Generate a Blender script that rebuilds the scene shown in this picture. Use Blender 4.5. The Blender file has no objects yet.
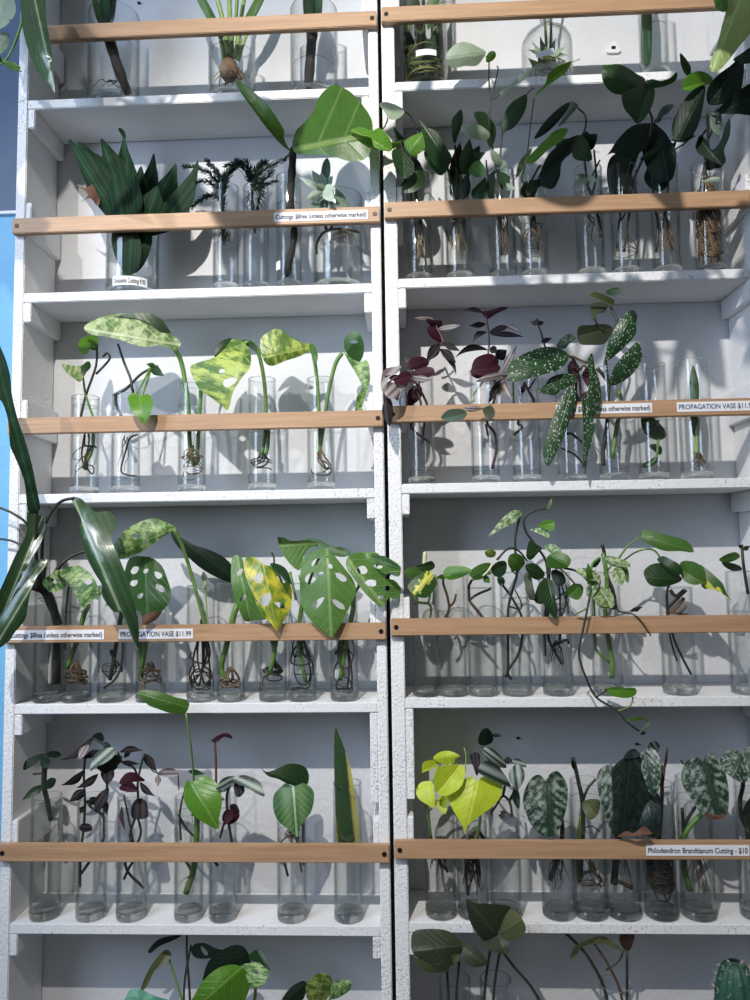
import bpy, bmesh, math, random
from mathutils import Vector, Matrix
from mathutils.geometry import delaunay_2d_cdt

S = bpy.context.scene
COL = S.collection
RND = random.Random(11)

# ---------------------------------------------------------------- camera
CAM = Vector((0.0328, -1.28385, -0.23967))
YAW, PITCH, ROLL, F = 0.04126, 0.07511, -0.01415, 733.9
_fw = Vector((-math.sin(YAW) * math.cos(PITCH), math.cos(YAW) * math.cos(PITCH), math.sin(PITCH)))
_rt = Vector((math.cos(YAW), math.sin(YAW), 0))
_up = _rt.cross(_fw)
RT = math.cos(ROLL) * _rt + math.sin(ROLL) * _up
UP = -math.sin(ROLL) * _rt + math.cos(ROLL) * _up
FW = _fw
cd = bpy.data.cameras.new('camera')
cam = bpy.data.objects.new('camera', cd)
COL.objects.link(cam)
cam.matrix_world = Matrix(((RT.x, UP.x, -FW.x, CAM.x), (RT.y, UP.y, -FW.y, CAM.y), (RT.z, UP.z, -FW.z, CAM.z), (0, 0, 0, 1)))
cd.sensor_fit = 'VERTICAL'
cd.sensor_height = 36
cd.sensor_width = 27
cd.lens = F / 1000 * 36
cd.clip_start = 0.02
S.camera = cam


def at(px, py, Y):
    """the point of the room at depth Y that stands where the photograph shows it"""
    d = FW + RT * ((px - 375) / F) - UP * ((py - 500) / F)
    return CAM + d * ((Y - CAM.y) / d.y)


PXM = 1.284 / F        # metres per pixel near the shelves' front


# ---------------------------------------------------------------- materials
class NT:
    def __init__(self, name):
        self.m = bpy.data.materials.new(name)
        self.m.use_nodes = True
        self.t = self.m.node_tree
        self.t.nodes.clear()
        self.out = self.t.nodes.new('ShaderNodeOutputMaterial')

    def n(self, typ, props=None, **ins):
        nd = self.t.nodes.new('ShaderNode' + typ)
        for k, v in (props or {}).items():
            setattr(nd, k, v)
        for k, v in ins.items():
            key = int(k[1:]) if k[0] == 'i' and k[1:].isdigit() else k.replace('_', ' ')
            self.set(nd.inputs[key], v)
        return nd

    def set(self, sock, v):
        if isinstance(v, bpy.types.NodeSocket):
            self.t.links.new(v, sock)
        elif isinstance(v, bpy.types.Node):
            self.t.links.new(v.outputs[0], sock)
        else:
            if isinstance(v, tuple) and len(v) == 3 and sock.type == 'RGBA':
                v = (*v, 1)
            sock.default_value = v

    def math(self, op, a, b=0.0, c=0.0):
        return self.n('Math', {'operation': op}, i0=a, i1=b, i2=c).outputs[0]

    def ramp(self, f, lo, hi):
        return self.n('MapRange', None, Value=f, From_Min=lo, From_Max=hi).outputs[0]

    def mix(self, f, a, b):
        nd = self.t.nodes.new('ShaderNodeMix')
        nd.data_type = 'RGBA'
        self.set(nd.inputs[0], f)
        self.set(nd.inputs[6], a)
        self.set(nd.inputs[7], b)
        return nd.outputs[2]

    def obj(self, scale=(1, 1, 1)):
        tc = self.n('TexCoord')
        return self.n('Mapping', None, Vector=tc.outputs['Object'], Scale=scale).outputs[0]

    def done(self, sh):
        self.set(self.out.inputs['Surface'], sh)
        return self.m


def painted(name, base, flecks=0.0, bump=0.4, scale=160, fleckcol=(.25, .24, .24), rough=.6):
    t = NT(name)
    geo = t.n('NewGeometry')
    pos = geo.outputs['Position']
    n1 = t.n('TexNoise', None, Vector=pos, Scale=scale, Detail=4.0, Roughness=.6)
    n2 = t.n('TexNoise', None, Vector=pos, Scale=9.0, Detail=3.0)
    v = t.n('TexVoronoi', {'feature': 'DISTANCE_TO_EDGE'}, Vector=pos, Scale=scale * .8)
    c = t.mix(t.ramp(n2.outputs[0], .35, .7), tuple(x * .93 for x in base), base)
    if flecks:
        ny = t.n('SeparateXYZ', None, Vector=geo.outputs['True Normal']).outputs[1]
        n4 = t.n('TexNoise', None, Vector=pos, Scale=scale * 1.6, Detail=5.0, Roughness=.7)
        f = t.math('MULTIPLY', t.ramp(n4.outputs[0], .60 - flecks * .08, .66 - flecks * .08), t.ramp(ny, -.4, -.7))
        f = t.math('MULTIPLY', f, t.math('MULTIPLY', t.ramp(n2.outputs[0], .38, .6), .8))
        c = t.mix(f, c, fleckcol)
    hgt = t.math('ADD', n1.outputs[0], t.math('MULTIPLY', v.outputs[0], .6))
    b = t.n('Bump', None, Height=hgt, Strength=bump, Distance=.004)
    return t.done(t.n('BsdfPrincipled', None, Base_Color=c, Roughness=rough, Normal=b.outputs[0]))


def wood(name, a, b):
    t = NT(name)
    pos = t.n('NewGeometry').outputs['Position']
    mp = t.n('Mapping', None, Vector=pos, Scale=(2.2, 18, 55))
    n1 = t.n('TexNoise', None, Vector=mp.outputs[0], Scale=3.0, Detail=6.0, Roughness=.65, Distortion=.6)
    mp2 = t.n('Mapping', None, Vector=pos, Scale=(9, 60, 420))
    n2 = t.n('TexNoise', None, Vector=mp2.outputs[0], Scale=3.0, Detail=3.0)
    c = t.mix(t.ramp(n1.outputs[0], .3, .7), a, b)
    c = t.mix(t.math('MULTIPLY', t.ramp(n2.outputs[0], .5, .75), .35), c, tuple(x * .55 for x in a))
    bp = t.n('Bump', None, Height=n2.outputs[0], Strength=.12, Distance=.002)
    return t.done(t.n('BsdfPrincipled', None, Base_Color=c, Roughness=.5, Normal=bp.outputs[0]))


def plain(name, c, rough=.5, metal=0.0, noise=.25, scale=60, spec=.5):
    t = NT(name)
    n1 = t.n('TexNoise', None, Vector=t.obj(), Scale=float(scale), Detail=4.0)
    col = t.mix(t.ramp(n1.outputs[0], .3, .7), tuple(x * (1 - noise) for x in c), tuple(min(1, x * (1 + noise)) for x in c))
    b = t.n('Bump', None, Height=n1.outputs[0], Strength=.25, Distance=.002)
    return t.done(t.n('BsdfPrincipled', None, Base_Color=col, Roughness=rough, Metallic=metal, Normal=b.outputs[0], Specular_IOR_Level=spec))


def thin_glass(name, f0, edge, tint, gl=.02):
    t = NT(name)
    fc = t.n('LayerWeight', None, Blend=.5).outputs['Facing']
    e = t.math('POWER', fc, 3.0)
    tr = t.n('BsdfTransparent', None, Color=t.mix(e, tint, edge))
    gs = t.n('BsdfGlossy', None, Roughness=gl, Color=(1, 1, 1))
    fr = t.math('ADD', f0, t.math('MULTIPLY', t.math('POWER', fc, 4.0), .6))
    return t.done(t.n('MixShader', None, i0=fr, i1=tr, i2=gs))


def leafmat(name, base, alt, vein, kind='plain', rough=.38, trans=.3, N=7.0, veinamt=.5, glow=None, coat=0.0, spec=.5):
    t = NT(name)
    uv = t.n('UVMap', {'uv_map': 'UVMap'})
    sep = t.n('SeparateXYZ', None, Vector=uv.outputs[0])
    u, v = sep.outputs[0], sep.outputs[1]
    h = t.math('ABSOLUTE', t.math('SUBTRACT', v, .5))
    rnd = t.n('ObjectInfo').outputs['Random']
    sh = t.n('CombineXYZ', None, X=t.math('MULTIPLY', rnd, 37.0), Y=t.math('MULTIPLY', rnd, 91.0))
    co = t.n('VectorMath', {'operation': 'ADD'}, i0=uv.outputs[0], i1=sh.outputs[0]).outputs[0]
    ph = t.math('FRACT', t.math('MULTIPLY', t.math('SUBTRACT', u, t.math('MULTIPLY', h, .9)), N))
    lat = t.math('ABSOLUTE', t.math('SUBTRACT', ph, .5))          # .5 on a side vein .. 0 between
    latv = t.ramp(lat, .42, .49)
    mid = t.ramp(h, .035, .012)
    nz = t.n('TexNoise', None, Vector=co, Scale=5.0, Detail=3.0)
    nzf = t.n('TexNoise', None, Vector=co, Scale=26.0, Detail=3.0)
    c = t.mix(t.ramp(nz.outputs[0], .3, .7), base, tuple(x * .75 for x in base))
    rg = rough
    if kind == 'plain':
        c = t.mix(t.math('MULTIPLY', t.ramp(nzf.outputs[0], .35, .75), .45), c, alt)
    elif kind == 'spots':
        vo = t.n('TexVoronoi', None, Vector=t.n('Mapping', None, Vector=co, Scale=(23, 12, 1)).outputs[0], Scale=1.0, Randomness=.75)
        c = t.mix(t.ramp(vo.outputs['Distance'], .34, .22), c, alt)
    elif kind == 'silver':
        n5 = t.n('TexNoise', None, Vector=t.n('Mapping', None, Vector=co, Scale=(8, 6, 1)).outputs[0], Scale=1.0, Detail=5.0, Roughness=.7)
        d = t.math('ADD', t.math('MULTIPLY', t.ramp(lat, .44, .12), .2), t.math('MULTIPLY', t.math('SUBTRACT', n5.outputs[0], .5), 2.6))
        d = t.math('MULTIPLY', t.math('MULTIPLY', t.ramp(d, .0, .42), .8), t.ramp(h, .03, .12))
        c = t.mix(d, c, alt)
    elif kind == 'varieg':
        m3 = t.n('Mapping', None, Vector=co, Scale=(7, 3, 1), Rotation=(0, 0, .4))
        n3 = t.n('TexNoise', None, Vector=m3.outputs[0], Scale=1.0, Detail=4.0, Roughness=.7)
        c = t.mix(t.ramp(n3.outputs[0], .45, .58), c, alt)
    elif kind == 'edge':
        c = t.mix(t.ramp(t.math('ADD', h, t.math('MULTIPLY', t.math('SUBTRACT', nzf.outputs[0], .5), .1)), .25, .33), c, alt)
    elif kind == 'band':
        hh = t.math('ADD', h, t.math('MULTIPLY', t.math('SUBTRACT', nzf.outputs[0], .5), .16))
        c = t.mix(t.math('MULTIPLY', t.math('MULTIPLY', t.ramp(hh, .36, .2), t.ramp(hh, .03, .13)), .8), c, alt)
    elif kind == 'half':
        d = t.math('ADD', v, t.math('MULTIPLY', t.math('SUBTRACT', nz.outputs[0], .5), .8))
        c = t.mix(t.math('MULTIPLY', t.ramp(d, .42, .46), t.ramp(d, .72, .68)), c, alt)
    elif kind == 'stripes':
        st = t.math('ABSOLUTE', t.math('SUBTRACT', t.math('FRACT', t.math('MULTIPLY', v, N)), .5))
        c = t.mix(t.math('MULTIPLY', t.ramp(st, .2, .42), .6), c, alt)
    elif kind == 'turn':
        c = t.mix(t.ramp(nz.outputs[0], .42, .6), c, alt)
        c = t.mix(t.ramp(t.math('ADD', u, t.math('MULTIPLY', nzf.outputs[0], .3)), 1.06, 1.14), c, (.3, .12, .05))
    va = t.math('MULTIPLY', t.math('MAXIMUM', t.math('MULTIPLY', latv, 0.0 if kind == 'stripes' else .6), mid), veinamt)
    c = t.mix(va, c, vein)
    hgt = t.math('ADD', t.math('MULTIPLY', mid if kind == 'stripes' else t.math('MAXIMUM', latv, mid), -1.0), t.math('MULTIPLY', nzf.outputs[0], .5))
    b = t.n('Bump', None, Height=hgt, Strength=.35, Distance=.002)
    p = t.n('BsdfPrincipled', None, Base_Color=c, Roughness=rg, Normal=b.outputs[0], Coat_Weight=coat, Coat_Roughness=.2, Specular_IOR_Level=spec)
    tl = t.n('BsdfTranslucent', None, Color=t.mix(.5, c, glow or tuple(min(1, x * 1.6) for x in base)))
    return t.done(t.n('MixShader', None, i0=trans, i1=p, i2=tl))


M = {}
M['white_side'] = painted('white_paint', (.78, .785, .80), .9, .35, 170)
M['white_shelf'] = painted('white_shelf_paint', (.74, .745, .755), .5, .16, 120)
M['wall'] = painted('white_wall_paint', (.63, .64, .665), 0, .32, 70, rough=.7)
M['blue'] = painted('blue_wall_lit', (.16, .42, .66), 0, .25, 70)  # blue wall with the light on its lower part put into the colour
M['navy'] = painted('blue_wall_unlit', (.07, .11, .19), 0, .25, 70)  # same wall above the light's edge, its dimness put into the colour
M['floor'] = plain('concrete', (.30, .29, .28), .7, scale=6)
M['oak'] = wood('oak', (.46, .285, .165), (.32, .185, .10))
M['dark'] = plain('dark_metal', (.02, .017, .015), .4, .6)
M['brass'] = plain('painted_steel', (.7, .7, .7), .4, .2, .05)
M['paper'] = plain('label_paper', (.72, .73, .76), .9, noise=.03, spec=.1)
M['ink'] = plain('ink', (.012, .014, .03), .95, noise=.05, spec=.05)
M['inkblue'] = plain('blue_ink', (.02, .07, .16), .95, noise=.05, spec=.05)
M['glass'] = thin_glass('vase_glass', .035, (.36, .40, .39), (.992, .995, .994))
M['water'] = thin_glass('water', .012, (.84, .87, .85), (.985, .99, .985))
tg = NT('base_glass')
_g = tg.n('BsdfGlass', None, Color=(.97, .98, .975), Roughness=.0, IOR=1.47)
_t = tg.n('BsdfTransparent', None, Color=(.975, .985, .98))
M['base'] = tg.done(tg.n('MixShader', None, i0=.30, i1=_g, i2=_t))
tg = NT('lip_glass')
_g = tg.n('BsdfGlass', None, Color=(.9, .93, .92), Roughness=.0, IOR=1.47)
_t = tg.n('BsdfTransparent', None, Color=(.8, .83, .82))
M['lip'] = tg.done(tg.n('MixShader', None, i0=.45, i1=_g, i2=_t))
tg = NT('water_rim')
M['wrim'] = tg.done(tg.n('MixShader', None, i0=.12, i1=tg.n('BsdfTransparent', None, Color=(.62, .65, .64)), i2=tg.n('BsdfGlossy', None, Roughness=.05)))
G = (.55, .8, .2)
M['green'] = leafmat('green_leaf', (.045, .125, .018), (.07, .18, .03), (.18, .28, .08), glow=(.2, .42, .03))
M['bright'] = leafmat('bright_leaf', (.085, .235, .018), (.115, .29, .028), (.24, .38, .09), glow=(.28, .52, .03), rough=.33)
M['fig'] = leafmat('fig_leaf', (.042, .118, .014), (.06, .15, .022), (.24, .34, .09), glow=(.18, .36, .03), N=3.2, veinamt=.55)
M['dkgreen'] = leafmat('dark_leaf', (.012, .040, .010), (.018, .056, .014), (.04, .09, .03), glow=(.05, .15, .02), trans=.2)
M['black'] = leafmat('near_black_leaf', (.007, .018, .011), (.01, .028, .016), (.02, .045, .028), glow=(.02, .05, .02), trans=.08, rough=.5, spec=.25)  # near-black leaf green; also carries the shade of one shadowed strap leaf
M['pale'] = leafmat('pale_leaf', (.36, .46, .33), (.44, .53, .4), (.5, .58, .44), glow=(.45, .55, .35), rough=.5)
M['paleleaf'] = leafmat('light_green_leaf', (.30, .42, .14), (.36, .48, .18), (.46, .55, .28), glow=(.45, .6, .2))
M['cream'] = leafmat('cream_leaf', (.09, .18, .045), (.42, .50, .25), (.65, .7, .45), kind='varieg', glow=(.5, .62, .3))
M['varieg'] = leafmat('variegated_leaf', (.045, .15, .03), (.36, .50, .20), (.2, .35, .1), kind='varieg', glow=(.3, .5, .1), veinamt=.35)
M['yvar'] = leafmat('yellow_marbled_leaf', (.06, .15, .02), (.44, .53, .12), (.38, .5, .12), kind='varieg', glow=(.5, .65, .1), veinamt=.5)
M['turn'] = leafmat('yellowing_leaf', (.12, .25, .03), (.68, .60, .05), (.5, .5, .1), kind='turn', glow=(.7, .7, .1), veinamt=.4)
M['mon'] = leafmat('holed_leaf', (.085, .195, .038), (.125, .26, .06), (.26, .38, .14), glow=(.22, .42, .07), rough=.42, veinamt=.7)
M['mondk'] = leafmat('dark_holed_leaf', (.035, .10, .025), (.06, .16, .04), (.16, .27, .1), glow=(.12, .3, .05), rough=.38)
M['spot'] = leafmat('spotted_leaf', (.016, .058, .018), (.50, .58, .48), (.05, .12, .05), kind='spots', glow=(.1, .25, .06), trans=.15, veinamt=.35)
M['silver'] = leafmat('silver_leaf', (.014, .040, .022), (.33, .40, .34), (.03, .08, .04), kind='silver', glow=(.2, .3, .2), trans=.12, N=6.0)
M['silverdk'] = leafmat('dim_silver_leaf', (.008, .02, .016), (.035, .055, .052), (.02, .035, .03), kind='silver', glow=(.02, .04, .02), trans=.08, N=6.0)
M['lime'] = leafmat('lime_leaf', (.56, .68, .035), (.62, .74, .06), (.68, .78, .16), glow=(.6, .9, .02), rough=.42, veinamt=.3)
M['purple'] = leafmat('purple_leaf', (.034, .007, .014), (.055, .012, .024), (.11, .035, .055), glow=(.16, .02, .05), rough=.5, trans=.18, spec=.25)
M['pdark'] = leafmat('dark_purple_leaf', (.012, .007, .010), (.040, .038, .040), (.03, .02, .025), kind='band', glow=(.06, .012, .025), trans=.08, spec=.12, rough=.6)
M['pgrey'] = leafmat('silvery_purple_leaf', (.11, .07, .08), (.42, .41, .39), (.2, .13, .14), kind='band', glow=(.4, .3, .3))
M['zebra'] = leafmat('silver_striped_leaf', (.02, .045, .028), (.40, .46, .42), (.02, .04, .03), kind='band', glow=(.1, .2, .1), trans=.12)
M['strap'] = leafmat('glossy_strap_leaf', (.022, .058, .020), (.036, .085, .034), (.34, .40, .26), kind='stripes', glow=(.06, .18, .04), rough=.28, trans=.1, coat=.6, N=9.0, veinamt=.6)
M['draca'] = leafmat('dracaena_leaf', (.008, .026, .012), (.017, .048, .02), (.04, .1, .05), kind='stripes', glow=(.05, .15, .04), rough=.6, trans=.08, spec=.1)
M['brasil'] = leafmat('yellow_splashed_leaf', (.03, .10, .022), (.70, .68, .10), (.2, .3, .1), kind='half', glow=(.2, .4, .05))
M['pothos'] = leafmat('marbled_pothos_leaf', (.06, .17, .045), (.52, .62, .40), (.3, .42, .2), kind='varieg', glow=(.3, .5, .15))
M['brandt'] = leafmat('grey_banded_leaf', (.035, .12, .028), (.14, .25, .10), (.45, .58, .35), kind='band', glow=(.15, .35, .06), veinamt=.8)
M['snake'] = leafmat('snake_plant_leaf', (.035, .08, .03), (.55, .50, .12), (.06, .12, .04), kind='edge', glow=(.2, .3, .05), veinamt=.0, trans=.1)
M['snakedk'] = leafmat('dark_blade_leaf', (.014, .065, .022), (.05, .15, .05), (.03, .1, .03), kind='stripes', glow=(.06, .2, .04), veinamt=0.0, N=5.0)
M['olive'] = leafmat('olive_leaf', (.10, .125, .05), (.15, .17, .075), (.22, .23, .1), glow=(.25, .28, .08), rough=.5)
M['olivedk'] = leafmat('dark_olive_leaf', (.028, .04, .018), (.04, .055, .025), (.07, .09, .04), glow=(.08, .1, .03), rough=.5, trans=.15)
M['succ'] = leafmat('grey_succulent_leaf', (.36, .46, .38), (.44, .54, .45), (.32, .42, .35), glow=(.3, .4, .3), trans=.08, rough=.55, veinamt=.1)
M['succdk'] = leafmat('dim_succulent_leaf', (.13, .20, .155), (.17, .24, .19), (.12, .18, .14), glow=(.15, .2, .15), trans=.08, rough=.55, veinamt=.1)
M['brownleaf'] = leafmat('dried_leaf', (.13, .06, .035), (.19, .09, .05), (.2, .1, .06), glow=(.35, .18, .1), rough=.6)
M['redbrown'] = leafmat('red_brown_leaf', (.09, .035, .022), (.13, .05, .03), (.1, .05, .03), glow=(.2, .07, .03), rough=.6)
M['teal'] = leafmat('teal_leaf', (.10, .36, .24), (.16, .45, .32), (.3, .55, .42), glow=(.2, .5, .35))
M['needle'] = plain('pine_needle', (.009, .034, .016), .5, noise=.35)
M['st_dark'] = plain('dark_stem', (.022, .026, .016), .5)
M['st_green'] = plain('green_stem', (.11, .22, .045), .42)
M['st_ltgreen'] = plain('light_green_stem', (.28, .42, .14), .42)
M['st_brown'] = plain('brown_stem', (.075, .045, .026), .6)
M['st_cane'] = plain('dark_cane', (.016, .012, .011), .8, noise=.6, scale=140)
M['st_purple'] = plain('purple_stem', (.11, .04, .05), .5)
M['rt_dark'] = plain('dark_root', (.030, .020, .013), .7, noise=.5)
M['rt_tan'] = plain('tan_root', (.33, .25, .15), .7, noise=.4)
M['rt_brown'] = plain('brown_root', (.15, .09, .045), .7, noise=.5)
M['moss'] = plain('moss', (.14, .16, .035), .8, noise=.6, scale=120)
M['cactus'] = plain('cactus_skin', (.018, .075, .05), .6, noise=.3, scale=40)
M['spine'] = plain('cactus_spine', (.62, .56, .46), .6, noise=.2)
M['bud'] = plain('pale_bud', (.6, .62, .42), .5, noise=.2)
M['terra'] = plain('terracotta', (.45, .2, .11), .8, noise=.15)


# ---------------------------------------------------------------- objects
def tag(o, label=None, cat=None, group=None, kind=None):
    if label:
        o['label'] = label
    if cat:
        o['category'] = cat
    if group:
        o['group'] = group
    if kind:
        o['kind'] = kind
    return o


def build(name, bm, mats, parent=None, smooth=False):
    me = bpy.data.meshes.new(name)
    bmesh.ops.recalc_face_normals(bm, faces=bm.faces) if name not in ('leaf',) else None
    bm.to_mesh(me)
    bm.free()
    for m in (mats if isinstance(mats, (list, tuple)) else [mats]):
        me.materials.append(M[m])
    if smooth:
        for p in me.polygons:
            p.use_smooth = True
    o = bpy.data.objects.new(name, me)
    COL.objects.link(o)
    if parent:
        o.parent = parent
        o.matrix_parent_inverse = Matrix.Translation(-parent.location)
    return o


def empty(name, loc):
    o = bpy.data.objects.new(name, None)
    o.empty_display_size = .02
    o.location = loc
    COL.objects.link(o)
    return o


def box(bm, x0, x1, y0, y1, z0, z1, mi=0, bev=0.0):
    b2 = bmesh.new()
    vs = [b2.verts.new((x, y, z)) for x in (x0, x1) for y in (y0, y1) for z in (z0, z1)]
    for q in ((0, 1, 3, 2), (4, 6, 7, 5), (0, 4, 5, 1), (2, 3, 7, 6), (0, 2, 6, 4), (1, 5, 7, 3)):
        b2.faces.new([vs[i] for i in q])
    bmesh.ops.recalc_face_normals(b2, faces=b2.faces)
    if bev:
        bmesh.ops.bevel(b2, geom=list(b2.edges), offset=bev, segments=2, affect='EDGES')
    add(bm, b2, mi)


def add(bm, b2, mi=0):
    mp = {v: bm.verts.new(v.co) for v in b2.verts}
    for f in b2.faces:
        try:
            g = bm.faces.new([mp[v] for v in f.verts])
            g.material_index = mi
            g.smooth = f.smooth
        except ValueError:
            pass
    b2.free()


def smooth_line(pts, sub=4):
    """Catmull-Rom through tuples"""
    if len(pts) < 3:
        a, b = pts
        return [tuple(a[i] + (b[i] - a[i]) * k / sub for i in range(len(a))) for k in range(sub + 1)]
    P = [tuple(2 * a - b for a, b in zip(pts[0], pts[1]))] + list(pts) + [tuple(2 * a - b for a, b in zip(pts[-1], pts[-2]))]
    out = []
    for i in range(1, len(P) - 2):
        for k in range(sub):
            t = k / sub
            out.append(tuple(.5 * (2 * b + (c - a) * t + (2 * a - 5 * b + 4 * c - d) * t * t + (3 * b - a - 3 * c + d) * t ** 3)
                             for a, b, c, d in zip(P[i - 1], P[i], P[i + 1], P[i + 2])))
    out.append(tuple(pts[-1]))
    return out


def smooth_loop(pts, sub=3):
    n = len(pts)
    out = []
    for i in range(n):
        a, b, c, d = (pts[(i + j - 1) % n] for j in range(4))
        for k in range(sub):
            t = k / sub
            out.append(tuple(.5 * (2 * q + (r - p) * t + (2 * p - 5 * q + 4 * r - s) * t * t + (3 * q - p - 3 * r + s) * t ** 3) for p, q, r, s in zip(a, b, c, d)))
    return out


def tube(bm, pts, rad, seg=6, knob=0.0, mi=0):
    """pts: world points, rad: radius or list"""
    n = len(pts)
    pts = [Vector(p) for p in pts]
    rs = rad if isinstance(rad, (list, tuple)) else [rad] * n
    prev = None
    rings = []
    for i, p in enumerate(pts):
        d = (pts[min(i + 1, n - 1)] - pts[max(i - 1, 0)])
        if d.length < 1e-9:
            d = Vector((0, 0, 1))
        d.normalize()
        if prev is None:
            prev = d.orthogonal().normalized()
        prev = (prev - d * prev.dot(d))
        prev = prev.normalized() if prev.length > 1e-6 else d.orthogonal().normalized()
        b = d.cross(prev)
        r = rs[i] * (1 + (RND.uniform(-knob, knob) if knob else 0))
        rings.append([bm.verts.new(p + (prev * math.cos(a) + b * math.sin(a)) * r) for a in [2 * math.pi * k / seg for k in range(seg)]])
    for a, b in zip(rings, rings[1:]):
        for k in range(seg):
            f = bm.faces.new((a[k], a[(k + 1) % seg], b[(k + 1) % seg], b[k]))
            f.smooth = True
            f.material_index = mi
    for r in (list(reversed(rings[0])), rings[-1]):
        f = bm.faces.new(r)
        f.material_index = mi


def lathe(bm, prof, c, seg=32, mi=0, closed=False):
    """prof: (radius, z) pairs about c"""
    rings = []
    for r, z in prof:
        if r < 1e-6:
            rings.append([bm.verts.new((c[0], c[1], c[2] + z))])
        else:
            rings.append([bm.verts.new((c[0] + r * math.cos(2 * math.pi * k / seg), c[1] + r * math.sin(2 * math.pi * k / seg), c[2] + z)) for k in range(seg)])
    prs = list(zip(rings, rings[1:])) + ([(rings[-1], rings[0])] if closed else [])
    for a, b in prs:
        for k in range(seg):
            k2 = (k + 1) % seg
            if len(a) == 1 and len(b) == 1:
                continue
            vs = (a[0], b[k2], b[k]) if len(a) == 1 else (a[k], a[k2], b[0]) if len(b) == 1 else (a[k], a[k2], b[k2], b[k])
            f = bm.faces.new(vs)
            f.smooth = True
            f.material_index = mi


def text_into(bm, body, x0, x1, zc, y, height, mi=1):
    cu = bpy.data.curves.new('t', 'FONT')
    cu.body = body
    cu.size = 1
    cu.resolution_u = 3
    cu.offset = .014
    cu.align_x = 'LEFT'
    ob = bpy.data.objects.new('t', cu)
    COL.objects.link(ob)
    dg = bpy.context.evaluated_depsgraph_get()
    me = bpy.data.meshes.new_from_object(ob.evaluated_get(dg))
    xs = [v.co.x for v in me.vertices]
    lo, hi = min(xs), max(xs)
    sx = (x1 - x0) / (hi - lo)
    mp = [bm.verts.new((x0 + (v.co.x - lo) * sx, y, zc + (v.co.y - .34) * height / .72)) for v in me.vertices]
    for p in me.polygons:
        try:
            f = bm.faces.new([mp[i] for i in p.vertices])
            f.material_index = mi
        except ValueError:
            pass
    bpy.data.objects.remove(ob)
    bpy.data.curves.remove(cu)
    bpy.data.meshes.remove(me)


def inside(p, poly):
    x, y = p
    c = False
    j = len(poly) - 1
    for i in range(len(poly)):
        xi, yi = poly[i]
        xj, yj = poly[j]
        if (yi > y) != (yj > y) and x < (xj - xi) * (y - yi) / (yj - yi) + xi:
            c = not c
        j = i
    return c


SHAPES = {
    'heart': [(0, .0), (-.10, .10), (-.15, .24), (-.09, .38), (.05, .47), (.2, .5), (.4, .44), (.6, .31), (.8, .15), (.92, .05), (1, 0)],
    'ovate': [(0, 0), (.03, .12), (.12, .31), (.27, .46), (.42, .5), (.6, .41), (.8, .22), (.93, .07), (1, 0)],
    'lance': [(0, .03), (.1, .22), (.28, .43), (.45, .5), (.65, .38), (.85, .16), (1, 0)],
    'strap': [(0, .16), (.06, .3), (.22, .46), (.5, .5), (.75, .4), (.9, .2), (1, 0)],
    'round': [(0, 0), (.03, .2), (.15, .38), (.35, .5), (.6, .49), (.8, .38), (.94, .2), (1, 0)],
}


OBST = []                # (x0, x1, y0, y1, z0, z1) of boards that leaves have to pass in front of or behind


def clear(px, py, Y, pref):
    """depth at which a leaf or stem passes a rail, board or post without cutting into it"""
    for _ in range(2):
        p = at(px, py, Y)
        for x0, x1, y0, y1, z0, z1, m in OBST:
            if pref > .004 and z1 - z0 < 1 and y1 > .05:
                continue
            if x0 - m < p.x < x1 + m and z0 - m < p.z < z1 + m and y0 - .0035 < Y < y1 + .0025:
                Y = (y0 - .0035) if (pref < y0 + .006 or y1 > .05) else y1 + .003
                p = at(px, py, Y)
    return Y


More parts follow.
